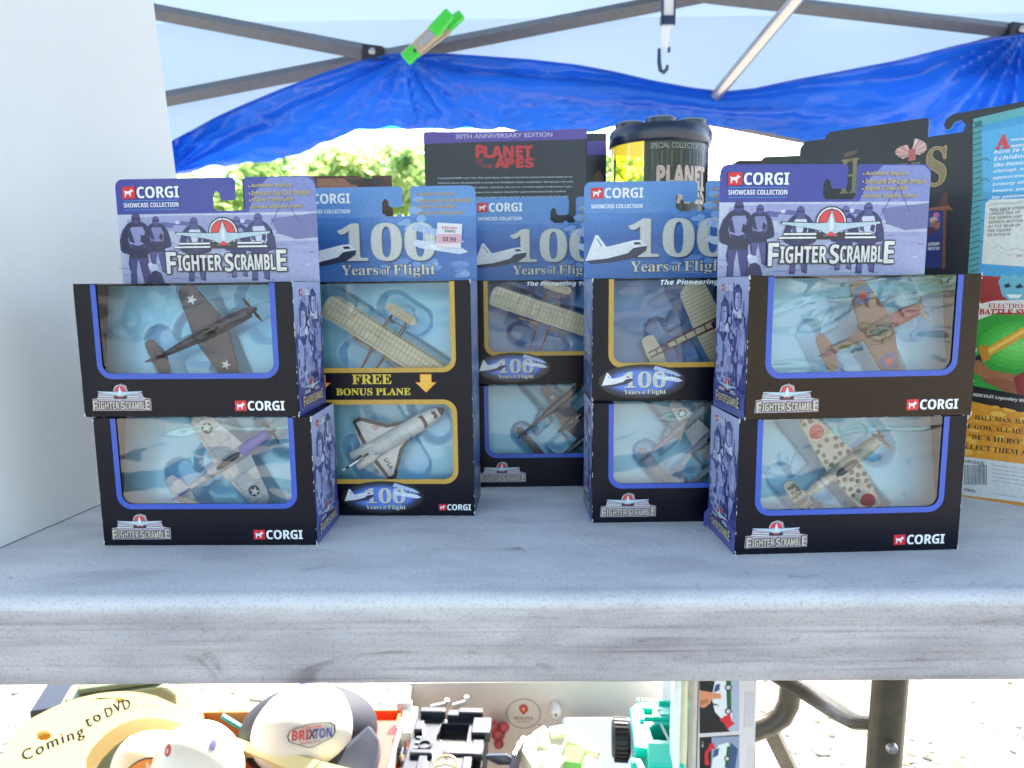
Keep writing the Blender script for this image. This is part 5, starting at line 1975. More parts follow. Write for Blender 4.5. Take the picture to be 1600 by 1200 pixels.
def cq(px, py, Y=1.61):
    return at(px, py, Y) - co


def strip(b, p, q, w0, w1, th=.006, Y=1.61):
    """flat tapered bar between two photo points"""
    P_, Q_ = cq(*p, Y), cq(*q, Y)
    d = (Q_ - P_).normalized()
    s = d.cross(Vector((0, 1, 0))).normalized()
    vs = []
    for pt_, ww in ((P_, w0), (Q_, w1)):
        for sg in (-1, 1):
            for yy in (-th, th):
                vs.append(pt_ + s * sg * ww / 2 + Vector((0, yy, 0)))
    b.add(vs, [(0, 1, 3, 2), (4, 6, 7, 5), (0, 4, 5, 1), (2, 3, 7, 6), (0, 2, 6, 4), (1, 5, 7, 3)])


b = B()
strip(b, (676, 52), (704, 20), .03, .026, .007)
b.build('grip', GR, cm, bevel=.004)
b = B()
strip(b, (694, 46), (722, 22), .026, .022, .006, 1.64)
b.build('grip', GR, cm, bevel=.004)
b = B()
strip(b, (632, 92), (686, 44), .026, .03, .0045, 1.612)
strip(b, (650, 84), (700, 44), .02, .024, .004, 1.636)
b.build('clamp_arm', mat('pale_clamp_plastic', 'b8a890', .4, .2), cm, bevel=.002)
b = B()
strip(b, (633, 94), (650, 78), .028, .028, .0065, 1.611)
b.build('jaw_pad', GR, cm, bevel=.003)
b = B()
strip(b, (655, 72), (676, 52), .014, .014, .0068, 1.6115)
b.build('spring_plate', mat('bright_tin', 'd4d4d0', .2, .8), cm)
b = B()
b.lathe([(0, -.003), (.003, -.002), (.003, .003)], cq(648, 79, 1.602), 10, 'y')
b.build('pivot_pin', mat('dark_pin', '1c1c1c', .4), cm)

# ================================================================== trees beyond
LEAF = [mat('leaf_light', 'b8c880', .6, trans=.6), mat('leaf_mid', '9cb86c', .6, trans=.6), mat('leaf_dark', '7a9a58', .6, trans=.55)]
BARK = mat('bark', '4a3c30', .9, bump=.6, bscale=20)


def leaf_mesh(seed, R0, H0, n_clump=40, per=60, size=.12):
    rnd = random.Random(seed)
    b = B()
    for c in range(n_clump):
        u = rnd.uniform(0, 6.283)
        v = rnd.uniform(-.9, 1)
        q = (1 - v * v * .7) ** .5 * rnd.uniform(.45, 1)
        cx, cy, cz = R0 * q * math.cos(u), R0 * q * math.sin(u), H0 * v
        s = rnd.uniform(.16, .34) * R0
        b.cur = rnd.choice((0, 0, 1, 1, 2))
        for k in range(per):
            p = Vector((rnd.gauss(0, s * .55), rnd.gauss(0, s * .55), rnd.gauss(0, s * .38))) + Vector((cx, cy, cz))
            d1 = Vector((rnd.uniform(-1, 1), rnd.uniform(-1, 1), rnd.uniform(-1, 1))).normalized()
            d2 = d1.cross(Vector((rnd.uniform(-1, 1), rnd.uniform(-1, 1), rnd.uniform(-1, 1)))).normalized()
            s1, s2 = size * rnd.uniform(.7, 1.3), size * rnd.uniform(.35, .6)
            b.add([p - d1 * s1, p + d2 * s2, p + d1 * s1, p - d2 * s2], [(0, 1, 2, 3)])
    return b


def tree(x, y, hgt, rad, seed, label, donor=None):
    t = thing('tree', label, 'tree', (x, y, 0), 0, 'trees beyond the stall')
    rnd = random.Random(seed)
    b = B()
    b.tube([(0, 0, 0), (.05, 0, hgt * .3), (-.05, .05, hgt * .6), (.0, 0, hgt * .85)], [rad * .09, rad * .07, rad * .045, rad * .015], 8)
    for k in range(7):
        u = rnd.uniform(0, 6.28)
        z0 = hgt * rnd.uniform(.3, .65)
        b.tube([(0, 0, z0), (rad * .35 * math.cos(u), rad * .35 * math.sin(u), z0 + rad * .25), (rad * .75 * math.cos(u), rad * .75 * math.sin(u), z0 + rad * .4)], [rad * .035, rad * .022, rad * .008], 6)
    b.build('trunk', BARK, t, smooth=True)
    c = leaf_mesh(seed, rad, hgt * .36).build('crown', LEAF, t, fixn=False)
    c.location = (0, 0, hgt * .62)
    return t


for i, (px, top, Y, rad, lab) in enumerate((
        (300, 262, 13, 1.5, 'low leafy tree showing below the tarp beside the white board'),
        (385, 236, 15, 1.8, 'bright green tree seen above the blue carded box at the stack by the board'),
        (470, 225, 17, 1.7, 'sunlit tree behind the rust brown cards'),
        (575, 222, 14, 1.4, 'tall pale green tree seen left of the navy box'),
        (640, 206, 16, 1.6, 'bright tree whose crown meets the edge of the navy box'),
        (765, 240, 20, 2.4, 'broad tree hidden largely behind the navy box'),
        (940, 214, 16, 1.4, 'slim tree showing between the navy box and the canister'),
        (1030, 260, 18, 2.0, 'tree behind the canister'),
        (1120, 268, 19, 1.5, 'low tree right of the canister'),
        (1290, 285, 21, 2.6, 'wide tree behind the dark display cards'))):
    p = at(px, top + 22, Y)
    tree(p.x, Y, max(2.2, p.z), rad, 20 + i, lab)
b = B()
rnd = random.Random(77)
for k in range(6000):
    x = rnd.uniform(-16, 16)
    h = 1.3 + .5 * noise.noise(Vector((x * .4, 0, 0)))
    p = Vector((x, 23 + rnd.gauss(0, .5), rnd.uniform(.05, 1) * h))
    d1 = Vector((rnd.uniform(-1, 1), rnd.uniform(-1, 1), rnd.uniform(-1, 1))).normalized()
    d2 = d1.cross(Vector((rnd.uniform(-1, 1), rnd.uniform(-1, 1), rnd.uniform(-1, 1)))).normalized()
    b.cur = rnd.choice((0, 1, 2))
    b.add([p - d1 * .17, p + d2 * .09, p + d1 * .17, p - d2 * .09], [(0, 1, 2, 3)])
tag(b.build('undergrowth', LEAF, fixn=False), kind='stuff')

# ---- unseen trees added behind the camera to darken what the glossy boxes mirror
for i in range(7):
    tree(-13 + 4.4 * i, -11 - (i % 3) * 1.4, 6.0 + (i * 37 % 5) * .4, 2.5, 60 + i, ('broad dense tree', 'taller dense tree', 'low dense tree', 'rounded dense tree', 'wide spreading tree', 'narrow dense tree', 'full dark tree')[i] + ' added out of view behind the camera')

# ================================================================== under the table
KRAFT = mat('brown_cardboard', 'a87848', .8, var=.15, vscale=20, bump=.1, bscale=200)
KRAFT_IN = mat('orange_brown_cardboard', 'b8743c', .8, var=.1, vscale=20)
WCARD = mat('greyish_white_cardboard', 'ccc8c2', .75, var=.05, vscale=15)


def open_box(name, label, x0, x1, y0, y1, h, m, th=.004):
    t = thing(name, label, 'cardboard box', ((x0 + x1) / 2, y0, 0), 0)
    w_, d_ = x1 - x0, y1 - y0
    for nm, c, d in (('front_wall', (0, th / 2, h / 2), (w_, th, h)), ('back_wall', (0, d_ - th / 2, h / 2), (w_, th, h)),
                     ('side_wall', (-w_ / 2 + th / 2, d_ / 2, h / 2 - .0015), (th, d_ - 2 * th, h - .003)), ('side_wall', (w_ / 2 - th / 2, d_ / 2, h / 2 - .0015), (th, d_ - 2 * th, h - .003)),
                     ('box_floor', (0, d_ / 2, th / 2 + .001), (w_ - 2 * th, d_ - 2 * th, th))):
        b = B()
        b.box(c, d)
        b.build(nm, m, t)
    return t


open_box('cardboard_box', 'open brown cardboard box under the table holding the cap and the yellow arch', -.47, -.172, .60, 1.01, .262, KRAFT_IN)
mo = open_box('cardboard_box', 'open greyish white cardboard box with a MOLINA hand mark, holding toy vehicles', -.166, .262, .60, 1.056, .279, WCARD)
f = plane_fn((.048, 1.052, 0), 0)
a = Art()
c = f(818, 1115)
ux = (f(845, 1115)[0] - c[0])
a.ring(c[0], c[1], ux, 1.1, '3c1c20', 1, 40, ry=ux * .93)
hd = [(0, -9), (3, -6), (7, -2), (8.5, 2), (7, 3), (7.5, 6), (5.5, 6.2), (5, 9), (3, 8.5), (1.5, 11), (-.5, 9), (-2.5, 10.5), (-3.5, 8), (-6, 8.5), (-6, 5.5), (-8, 4.5), (-7, 1.5), (-5, -3), (-2, -7)]
a.poly([(c[0] + p[0] * .95, c[1] + 6.5 + p[1] * .95) for p in hd], 'b03238', 1)
a.poly([(c[0] + p[0] * .45, c[1] + 7 + p[1] * .45) for p in hd], 'd88a6a', 2)
a.text('MOLINA', c[0] - 15.5, c[1] - 10.5, 31, 5.6, '3c1418', 'serif', 1)
a.text('QUALITY', c[0] - 10.5, c[1] - 15, 21, 2.6, '5c2c2c', 'serif', 1)
a.text('TM', *f(840, 1134), 6.5, 3, '5a2c30', 'sans', 1)
a.build('wall_print', mo, face_mtx('front', 0, 1.052 - .60 - .0001, 0), INKM)
for (px, py, r_) in ((868, 1111, .0085),):
    q = at(px, py, 1.035)
    t = thing('wall_knob', 'small round white knob on the MOLINA box wall', 'knob', tuple(q), 0)
    b = B()
    b.lathe([(0, -.01), (r_ * .7, -.0098), (r_, -.006), (r_, .016), (r_ * .8, .018)], (0, 0, 0), 20, 'y')
    b.build('knob_body', mat('glossy_white_plastic', 'e8e6e0', .3, coat=.3), t, smooth=True)
    b = B()
    b.lathe([(.0015, -.011), (.0025, -.0115), (.0025, -.009)], (0, 0, 0), 12, 'y')
    b.build('knob_dimple', mat('grey_mark', '8a8a88', .6), t)

q = at(775, 1140, 1.03)
t = thing('toy_claw', 'dull crimson rubber claw lying against the MOLINA box wall', 'toy', tuple(q), 0)
b = B()
for p_, r_ in (((-.004, 0, .006), .009), ((.012, 0, .004), .009), ((.003, 0, -.008), .011), ((.004, 0, -.024), .008)):
    b.ell(p_, (r_, .007, r_), 12, 8)
b.build('claw_body', mat('crimson_rubber', '9c3a44', .45, coat=.2, var=.2, vscale=90), t, smooth=True)

# red tray, cap
q = at(570, 1165, .90)
t = thing('red_bin', 'bright orange red plastic bin beside the cap', 'bin', (q.x - .01, .80, .10), 0)
b = B()
b.box((0, .09, .08), (.11, .2, .16))
b.build('bin_body', mat('orange_red_plastic', 'e23a18', .4, coat=.2), t, bevel=.008)

hat = thing('baseball_cap', 'navy and white trucker cap with BRIXTON badge, lying on the box', 'cap', tuple(at(480, 1142, .93)), R(6))
hat.rotation_euler = (R(-26), 0, R(6))
b = B()
NU, NV = 72, 36
vs, fs, mi = [], [], []
rx, ry, rz = .094, .086, .060
for j in range(NV + 1):
    v = math.pi * j / NV
    for i in range(NU):
        u = 2 * math.pi * i / NU
        k = 1 + .03 * math.sin(u * 3 + 1) * math.sin(v) + .02 * noise.noise(Vector((math.cos(u) * 2, math.sin(u) * 2, v * 2)))
        vs.append((rx * math.sin(v) * math.cos(u) * k, ry * math.sin(v) * math.sin(u) * k, -rz * math.cos(v) * k))
for j in range(NV):
    for i in range(NU):
        q4 = (j * NU + i, j * NU + (i + 1) % NU, (j + 1) * NU + (i + 1) % NU, (j + 1) * NU + i)
        c = sum((Vector(vs[k]) for k in q4), Vector()) / 4
        x_, z_ = c.x / rx - .05, c.z / rz - .06
        fs.append(q4)
        mi.append(0)
b.v = [Vector(p) for p in vs]
b.f = [list(q4) for q4 in fs]
b.mi = mi
NAVY = mat('navy_cap_cloth', '161c2c', .75, bump=.3, bscale=500)
b.build('crown', [NAVY, mat('white_cap_foam', 'd8d0c4', .8, bump=.1, bscale=400)], hat, smooth=True)
b = B()
vs, fs = [], []
NR, NA = 14, 64
for t_ in range(NR + 1):
    for i in range(NA):
        an = 2 * math.pi * i / NA
        x_, z_ = .06 + .70 * t_ / NR * math.cos(an), .1 + 1.0 * t_ / NR * math.sin(an)
        m2 = math.hypot(x_, z_)
        y_ = -math.sqrt(max(0, 1 - min(m2, 1) ** 2))
        if m2 > 1:
            x_, z_ = x_ / m2, z_ / m2
            y_ = .35 * (m2 - 1) * 4
        v_ = Vector((x_, y_, z_))
        v_.normalize()
        u = math.atan2(v_.y * 1.0, v_.x)
        vv = math.acos(max(-1, min(1, -v_.z)))
        k = 1 + .03 * math.sin(u * 3 + 1) * math.sin(vv) + .02 * noise.noise(Vector((math.cos(u) * 2, math.sin(u) * 2, vv * 2)))
        k = k * (1.022 if t_ < NR else .995)
        vs.append((rx * v_.x * k, ry * v_.y * k, rz * v_.z * k))
for t_ in range(NR):
    for i in range(NA):
        fs.append((t_ * NA + i, t_ * NA + (i + 1) % NA, (t_ + 1) * NA + (i + 1) % NA, (t_ + 1) * NA + i))
b.add(vs, fs)
b.build('front_panel', mat('white_cap_foam', 'd8d0c4', .8, bump=.1, bscale=400), hat, smooth=True)
bpy.context.view_layer.update()
hinv = hat.matrix_world.inverted()
b = B()
inn = [(430, 1212, .875), (470, 1200, .872), (505, 1186, .872), (535, 1170, .876), (562, 1150, .885), (578, 1132, .90)]
mid_ = [(440, 1250, .835), (490, 1240, .83), (530, 1222, .832), (560, 1200, .845), (580, 1172, .862), (586, 1146, .885)]
ot = [(450, 1290, .80), (510, 1278, .795), (556, 1252, .80), (584, 1220, .815), (597, 1184, .84), (594, 1154, .872)]
vs = [hinv @ at(*p) for r_ in (inn, mid_, ot) for p in r_]
fs = [(r_ * 6 + i, r_ * 6 + i + 1, r_ * 6 + i + 7, r_ * 6 + i + 6) for r_ in range(2) for i in range(5)]
b.add(vs, fs)
br = b.build('brim', mat('slate_brim', '2e3344', .85, bump=.2, bscale=600), hat, smooth=True, fixn=False)
ss = br.modifiers.new('soft', 'SUBSURF')
ss.levels = ss.render_levels = 2
sm = br.modifiers.new('thick', 'SOLIDIFY')
sm.thickness = .003
b = B()
b.box((.028, -.115, -.048), (.018, .012, .0012), (0, 0, R(20)))
b.build('size_tag', mat('white_paper', 'e8e6e0', .7), hat)
b = B()
b.ell((-.006, -.002, rz + .001), (.007, .006, .0035), 12, 8)
b.build('top_button', mat('blue_button', '3c5c94', .6), hat, smooth=True)
a = Art()
badge = [(-33, 0), (-30, 7), (0, 15), (26, 14), (33, 9), (34, 0), (30, -7), (4, -17), (-3, -17), (-30, -7)]
for sc_, c_, L_ in ((1, '2c3038', 0), (.94, 'd8d0c4', 1)):
    a.poly([(p[0] * sc_, p[1] * sc_) for p in badge], c_, L_)
a.text('BRI', -26, -6, 24, 13, 'c02830', 'sans', 2)
a.text('X', -3, -6, 10, 13, '4a2c5c', 'sans', 2)
a.text('TON', 5, -6, 24, 13, '2c3c8c', 'sans', 2)
a.text('CUSTOM', -12, 8.5, 26, 3, 'c02830', 'sans', 2)
a.text('QUALITY', -14, -12, 28, 3.4, 'c02830', 'sans', 2)
# wrap the badge on the foam front, low on the front panel
for i, (x_, y_, h_) in enumerate(a.v):
    X_ = .020 + x_ * .00088
    Z_ = .006 + y_ * .00088
    qq = 1 - (X_ / rx) ** 2 - (Z_ / rz) ** 2
    Y_ = -ry * math.sqrt(max(.02, qq)) * 1.06 - .0035 - h_ * .0012
    a.v[i] = (X_ * 1000, Z_ * 1000, -Y_ * 1000)
a.build('badge', hat, face_mtx('front', 0, 0, 0), INKM)

# ---- yellow foam arch with marker writing
SL = .6
nn = Vector((0, -SL, 1)).normalized()
A0 = Vector((-.45, .84, .30))
U_, V_ = Vector((1, 0, 0)), nn.cross(Vector((1, 0, 0)))


def arch(px, py):
    d = at(px, py, 1.0) - Vector((0, 0, CAM_H))
    k = (A0 - Vector((0, 0, CAM_H))).dot(nn) / d.dot(nn)
    p = Vector((0, 0, CAM_H)) + d * k - A0
    return (p.dot(U_), p.dot(V_))


AM = Matrix(((U_.x, V_.x, nn.x, A0.x), (U_.y, V_.y, nn.y, A0.y), (U_.z, V_.z, nn.z, A0.z), (0, 0, 0, 1)))
ar = thing('foam_arch', 'pale yellow foam arch with Coming to DVD written in black marker', 'display piece', mtx=AM)
outer = [(-60, 1300), (-30, 1235), (0, 1190), (12, 1165), (30, 1140), (50, 1122), (75, 1109), (100, 1098), (125, 1090), (150, 1084), (175, 1081), (200, 1080), (225, 1083), (245, 1088), (270, 1099), (290, 1110), (315, 1126), (340, 1140), (370, 1153), (400, 1163), (440, 1174), (490, 1186), (560, 1204), (640, 1232)]
inner = [(560, 1250), (500, 1222), (440, 1197), (400, 1180), (360, 1163), (320, 1146), (285, 1132), (262, 1125), (235, 1121), (210, 1124), (185, 1133), (165, 1147), (145, 1167), (133, 1185), (128, 1210), (130, 1300)]
hole = lambda cx, cy, rx_, ry_: [arch(cx + rx_ * math.cos(2 * math.pi * i / 18), cy + ry_ * math.sin(2 * math.pi * i / 18)) for i in range(18)]
b = B()
b.plate([[arch(*p) for p in outer + inner], hole(68, 1149, 12, 8), hole(187, 1094, 7.5, 4)], -.034, 0, 'xy')
FOAM = mat('pale_yellow_foam', 'f4e6ac', .6, trans=.12, bump=.05, bscale=200)
b.build('foam_body', FOAM, ar, bevel=.004, seg=3)
b = B()
for h_ in (hole(68, 1149, 14, 10), hole(187, 1094, 9, 6)):
    b.plate([h_], -.014, -.010, 'xy')
tag(b.build('hole_plug', mat('orange_foam', 'e89c34', .6), ar), kind='stuff')
a = Art()


def marker(s, p, q, hpx):
    """handwriting running from photo point p to q, letters hpx tall"""
    vs, fs = glyphs(s, 'plain', .15, 3, 1.25)
    A_, B_ = Vector((*p,)), Vector((*q,))
    d = B_ - A_
    e = Vector((d.y, -d.x)).normalized()
    pts = []
    rnd = random.Random(len(s))
    for x_, y_ in vs:
        v = A_ + d * x_ + e * hpx * y_ + Vector((0, 1.2 * math.sin(x_ * 9)))
        u_ = arch(v.x, v.y)
        pts.append((u_[0] * 1000, u_[1] * 1000))
    for dx in (-.35, 0, .35):
        a._a([(p_[0] + dx, p_[1] + dx * .6) for p_ in pts], fs, lin('1c1c24'), 2 + dx)


marker('Coming', (40, 1193), (136, 1152), 22)
marker('to', (138, 1136), (160, 1124), 14)
marker('DVD', (167, 1121), (206, 1104), 15)
marker('. . . .', (214, 1104), (246, 1103), 2)
a.build('marker_writing', ar, Matrix.Translation((0, 0, .0001)), INKM)

# ---- round toys between the legs of the arch
q = at(310, 1212, .82)
eg = thing('egg_shaped_toy', 'white egg shaped toy with a red ring dot in front of the yellow arch', 'toy', tuple(q), 0)
b = B()
b.ell((0, 0, 0), (.056, .05, .068), 28, 20)
b.build('egg_body', mat('cream_white_plastic', 'efe6d4', .35, coat=.3), eg, smooth=True)


def on_ell(x_, z_, r_, off=.0004):
    return Vector((x_, -r_[1] * math.sqrt(max(0, 1 - (x_ / r_[0]) ** 2 - (z_ / r_[2]) ** 2)) - off, z_))


def patch(cx, cz, sx_, sz_, r_, off, name, m, parent, rot=0., ring_=0.):
    b = B()
    vs = [on_ell(cx, cz, r_, off)]
    n_ = 22
    for t_ in (.5, 1):
        for i in range(n_):
            an = 2 * math.pi * i / n_
            dx, dz = sx_ * math.cos(an) * t_, sz_ * math.sin(an) * t_
            vs.append(on_ell(cx + dx * math.cos(rot) - dz * math.sin(rot), cz + dx * math.sin(rot) + dz * math.cos(rot), r_, off))
    fs = [(0, 1 + i, 1 + (i + 1) % n_) for i in range(n_)] + [(1 + i, 1 + n_ + i, 1 + n_ + (i + 1) % n_, 1 + (i + 1) % n_) for i in range(n_)]
    b.add(vs, fs)
    return b.build(name, m, parent, fixn=False)


patch(-.022, .052, .0045, .0045, (.056, .05, .068), .0006, 'red_dot', mat('red_paint', 'c83020', .4), eg)
patch(-.022, .052, .002, .002, (.056, .05, .068), .001, 'dot_centre', mat('pale_pink', 'e8a89c', .4), eg)
patch(.029, .053, .0025, .005, (.056, .05, .068), .0006, 'blue_mark', mat('slate_blue_paint', '5a5c84', .4), eg, .6)

q = at(232, 1196, .96)
rr = (.050, .048, .050)
bl = thing('round_bird_toy', 'white ball shaped toy with an orange oval face inside the yellow arch', 'toy', tuple(q), 0)
b = B()
b.ell((0, 0, 0), rr, 28, 20)
b.build('ball_body', mat('cream_white_plastic', 'efe6d4', .35, coat=.3), bl, smooth=True)
patch(.010, .004, .026, .032, rr, .0004, 'face_outline', mat('dark_outline', '2c2018', .5), bl, -.5)
patch(.0102, .004, .0245, .0305, rr, .0008, 'orange_face', mat('orange_paint', 'f0a050', .45), bl, -.5)
b = B()
b.ell((.014, -.050, -.004), (.018, .014, .007), 16, 10)
b.build('yellow_beak', mat('yellow_orange_plastic', 'f4b03c', .4), bl, smooth=True)
patch(-.006, .002, .003, .0015, rr, .0012, 'eye_dot', mat('dark_outline', '2c2018', .5), bl)
b = B()
q2 = at(375, 1128, .99)
t = thing('cyan_strip', 'small cyan plastic strip on the rim of the brown box', 'strip', tuple(q2), 0)
b.box((-.012, 0, 0), (.035, .006, .006), (0, R(35), 0))
b.build('strip_body', mat('cyan_plastic', '38b8c8', .4), t, bevel=.001)

# ---- olive case
q = on(97, 1140, .20)
oc = thing('olive_case', 'olive metal case with a dark end and three white slanted stripes', 'case', (at(97, 1100, 1.1).x, 1.1, 0), R(16))
H3 = at(97, 1086, 1.12).z
b = B()
b.plate([[(0, 0), (.17, 0), (.17, H3 - .02), (.155, H3), (.0, H3)]], 0, .13, 'xz')
b.build('case_body', mat('olive_paint', '6c7456', .5, coat=.1, var=.12, vscale=20), oc, bevel=.006)
b = B()
b.box((-.024, .065, H3 / 2 - .004), (.045, .136, H3 - .006))
b.build('end_panel', mat('blue_black_plastic', '20242e', .4), oc, bevel=.002)
b = B()
b.box((.085, .065, H3 + .006), (.13, .11, .01))
b.build('case_lid', mat('olive_paint', '5c6048', .5), oc, bevel=.003)
a = Art()
for i in range(3):
    x_ = 72 + i * 7
    a.poly([(x_, H3 * 1000 - 34), (x_ + 4, H3 * 1000 - 33), (x_ + 9, H3 * 1000 - 12 + i * 1.5), (x_ + 5, H3 * 1000 - 14)], 'f0f0ea', 1)
a.build('stripe_mark', oc, face_mtx('front', 0, -.0003, 0), INKM)

# ---- latch rod at the wall between the boxes
t = thing('metal_latch', 'white and steel latch rod standing against the inner cardboard wall', 'latch', tuple(at(640, 1150, .94)), 0)
to_ = at(640, 1150, .94)


def tq(px, py, Y):
    return at(px, py, Y) - to_


b = B()
b.tube([tq(634, 1088, 1.0), tq(633, 1120, .97), tq(628, 1175, .92)], .0055, 12)
b.build('rod', mat('cream_rod', 'd8d4c0', .4), t, smooth=True)
b = B()
b.box(tq(641, 1130, .955), (.012, .08, .012), (R(-8), 0, 0))
b.box(tq(632, 1102, .985), (.022, .008, .012))
b.box(tq(632, 1140, .95), (.022, .008, .012))
b.build('bracket', mat('pale_grey_plastic', 'c4c8cc', .4), t, bevel=.001)
b = B()
b.lathe([(.004, -.01), (.009, -.008), (.009, .008), (.004, .01)], tq(630, 1182, .91), 16, 'y')
b.lathe([(.004, -.01), (.009, -.008), (.009, .008), (.004, .01)], tq(630, 1202, .90), 16, 'y')
b.build('steel_roller', STEEL, t, smooth=True)

# ---- black toy chassis
q = at(702, 1160, .90)
ch_ = thing('toy_chassis', 'black plastic toy truck chassis upside down with open square bay', 'toy vehicle', tuple(q), R(-3))
BP = mat('black_shiny_plastic', '22262e', .28, coat=.5, bump=.1, bscale=120)
b = B()
hw_, hd_ = .052, .062
b.plate([[(-hw_, -hd_), (hw_ * .62, -hd_), (hw_ * .66, hd_ * .75), (-hw_, hd_ * .75)], [(-.018, -.004), (.024, -.004), (.024, .036), (-.016, .036), (-.016, .016), (-.018, .01)],
         [(-.031 + .008 * math.cos(2 * math.pi * i / 14), -.014 + .008 * math.sin(2 * math.pi * i / 14)) for i in range(14)]], -.008, .004, 'xy')
b.build('base_plate', BP, ch_, bevel=.0008)
b = B()
b.box((0, .0, -.035), (.095, .115, .05))
b.build('lower_body', mat('black_plastic_dull', '0c0c10', .5), ch_, bevel=.002)
for nm, c, d in (('end_bar', (-.03, .052, .008), (.036, .012, .014)), ('end_bar', (.0, .050, .006), (.018, .014, .012)), ('end_bar', (.024, .052, .009), (.034, .012, .012)),
                 ('side_block', (.042, .024, .004), (.026, .036, .014)), ('side_block', (.040, -.014, .0), (.016, .034, .01)), ('side_block', (-.044, .02, .008), (.012, .022, .008)),
                 ('front_bar', (-.032, -.034, .006), (.03, .009, .009)), ('front_bar', (.018, -.03, .004), (.044, .008, .007)), ('axle_mount', (-.028, -.055, .002), (.012, .03, .014)), ('axle_mount', (.03, -.055, .002), (.012, .03, .014))):
    b = B()
    b.box(c, d)
    b.build(nm, BP, ch_, bevel=.0015)
b = B()
b.ring = None
prof = [(.011, .004), (.0085, .0065), (.0075, .0065), (.0075, -.004)]
b.lathe(prof, (-.031, -.014, 0), 20)
b.build('round_socket', BP, ch_, smooth=True)
b = B()
for an in range(0, 360, 20):
    p_, q_ = R(an), R(an + 20)
    b.tube([(.004 + .014 * math.cos(p_), -.06 + .010 * math.sin(p_), .012 + .004 * math.sin(p_)), (.004 + .014 * math.cos(q_), -.06 + .010 * math.sin(q_), .012 + .004 * math.sin(q_))], .0016, 6)
for an in (90, 210, 330):
    b.tube([(.004, -.06, .012), (.004 + .013 * math.cos(R(an)), -.06 + .009 * math.sin(R(an)), .012)], .0014, 6)
b.build('steering_ring', mat('tan_plastic', 'b8a874', .4), ch_, smooth=True)
b = B()
for i in range(6):
    b.box((-.042 + .0 * i, -.02 + .011 * i, .0045), (.006, .004, .003))
    b.box((.008 + .005 * i, -.018, .0045), (.002, .012, .002))
tag(b.build('moulded_detail', mat('grey_highlight_plastic', '5c6470', .3, coat=.4), ch_), kind='stuff')
for (px, py) in ((697, 1099), (729, 1097)):
    q = at(px, py, .99)
    t = thing('white_peg', 'small white plastic peg lying behind the black chassis, %s one' % ('shorter' if px < 700 else 'upright'), 'toy part', tuple(q), 0)
    b = B()
    b.tube([(-.022, 0, -.006), (0, 0, -.001), (.002, 0, .006)] if px < 700 else [(-.02, 0, -.006), (0, 0, 0), (0, 0, .009)], .0035, 10)
    b.build('peg_body', mat('glossy_white_plastic', 'e8e6e0', .3), t, smooth=True)

q = at(790, 1186, .88)
t = thing('slatted_grille', 'dark blue grey slatted plastic grille leaning between black chassis and cream parts', 'toy part', tuple(q), R(-20))
b = B()
b.box((.014, 0, 0), (.005, .04, .05), (0, R(12), 0))
b.build('side_plate', mat('blue_grey_plastic', '44506a', .35, coat=.2), t, bevel=.001)
for i in range(5):
    b = B()
    b.box((-.004, -.02 + .009 * i, .012 - .008 * i + .004), (.03, .005, .006), (0, R(-14), 0))
    b.build('slat', mat('dark_slat_plastic', '2c3446', .35, coat=.3), t, bevel=.0008)

q = at(870, 1185, .88)
t = thing('cream_toy_walker', 'cream plastic toy parts with a green block on top', 'toy', tuple(q), 0)
CP = mat('cream_parts_plastic', 'e8e2c4', .4, coat=.2)
for c, d, rz_ in (((-.028, .0, 0), (.03, .05, .03), 25), ((-.006, .012, .006), (.034, .03, .03), -20), ((.002, .02, .02), (.02, .016, .018), 10), ((.03, .016, .008), (.06, .012, .012), -22), ((-.018, .02, .018), (.02, .02, .012), 30), ((.036, -.02, -.006), (.03, .03, .02), 15), ((-.008, -.02, .004), (.024, .03, .02), -35)):
    b = B()
    b.box(c, d, (R(12), R(-rz_ * .5), R(rz_)))
    b.build('cream_piece', CP, t, bevel=.0015)
b = B()
b.box((.022, -.012, .008), (.026, .026, .014), (R(14), R(-6), R(-20)))
b.build('green_block', mat('leaf_green_plastic', '6cb850', .4, coat=.2), t, bevel=.0012)

q = at(940, 1165, .93)
t = thing('grey_plastic_case', 'smooth blue grey plastic case lying between cream parts and turquoise truck', 'case', tuple(q), 0)
b = B()
b.box((0, .0, -.03), (.105, .14, .05), (R(8), 0, 0))
b.build('case_shell', mat('blue_grey_case', '6c7684', .85, spec=.1), t, bevel=.008)
b = B()
b.box((0, -.0725, -.042), (.1, .004, .006), (R(8), 0, 0))
b.build('case_seam', mat('dark_seam', '4a5260', .5), t)

# ---- turquoise truck
q = at(1020, 1150, .88)
tr_ = thing('toy_truck', 'turquoise plastic toy truck body with a black ribbed tyre', 'toy vehicle', tuple(q), R(-6))
TQ = mat('turquoise_plastic', '16c8b2', .35, coat=.4)
b = B()
b.plate([[(-.028, -.055), (.031, -.06), (.031, .05), (.024, .052), (-.018, .042), (-.028, .03)], [(-.002, -.036), (.024, -.036), (.024, -.002), (.006, -.002), (-.006, -.012)]], -.03, .02, 'xy')
b.build('truck_body', TQ, tr_, bevel=.002)
b = B()
b.box((.004, -.018, -.02), (.046, .045, .012))
b.build('bed_floor', mat('dark_turquoise', '0c7468', .4), tr_)
b = B()
b.tube([(.010, -.001, .018), (.018, -.036, .016)], .0018, 8)
b.build('pale_rod', mat('pale_rod', 'b4c4c4', .3), tr_)
for c, d in (((-.006, .026, .023), (.016, .012, .008)), ((.02, .012, .023), (.02, .008, .007)), ((-.014, .012, .022), (.006, .03, .006)), ((.02, .043, .022), (.018, .004, .006)), ((.004, .006, .022), (.036, .004, .005))):
    b = B()
    b.box(c, d)
    b.build('moulded_block', TQ, tr_, bevel=.001)
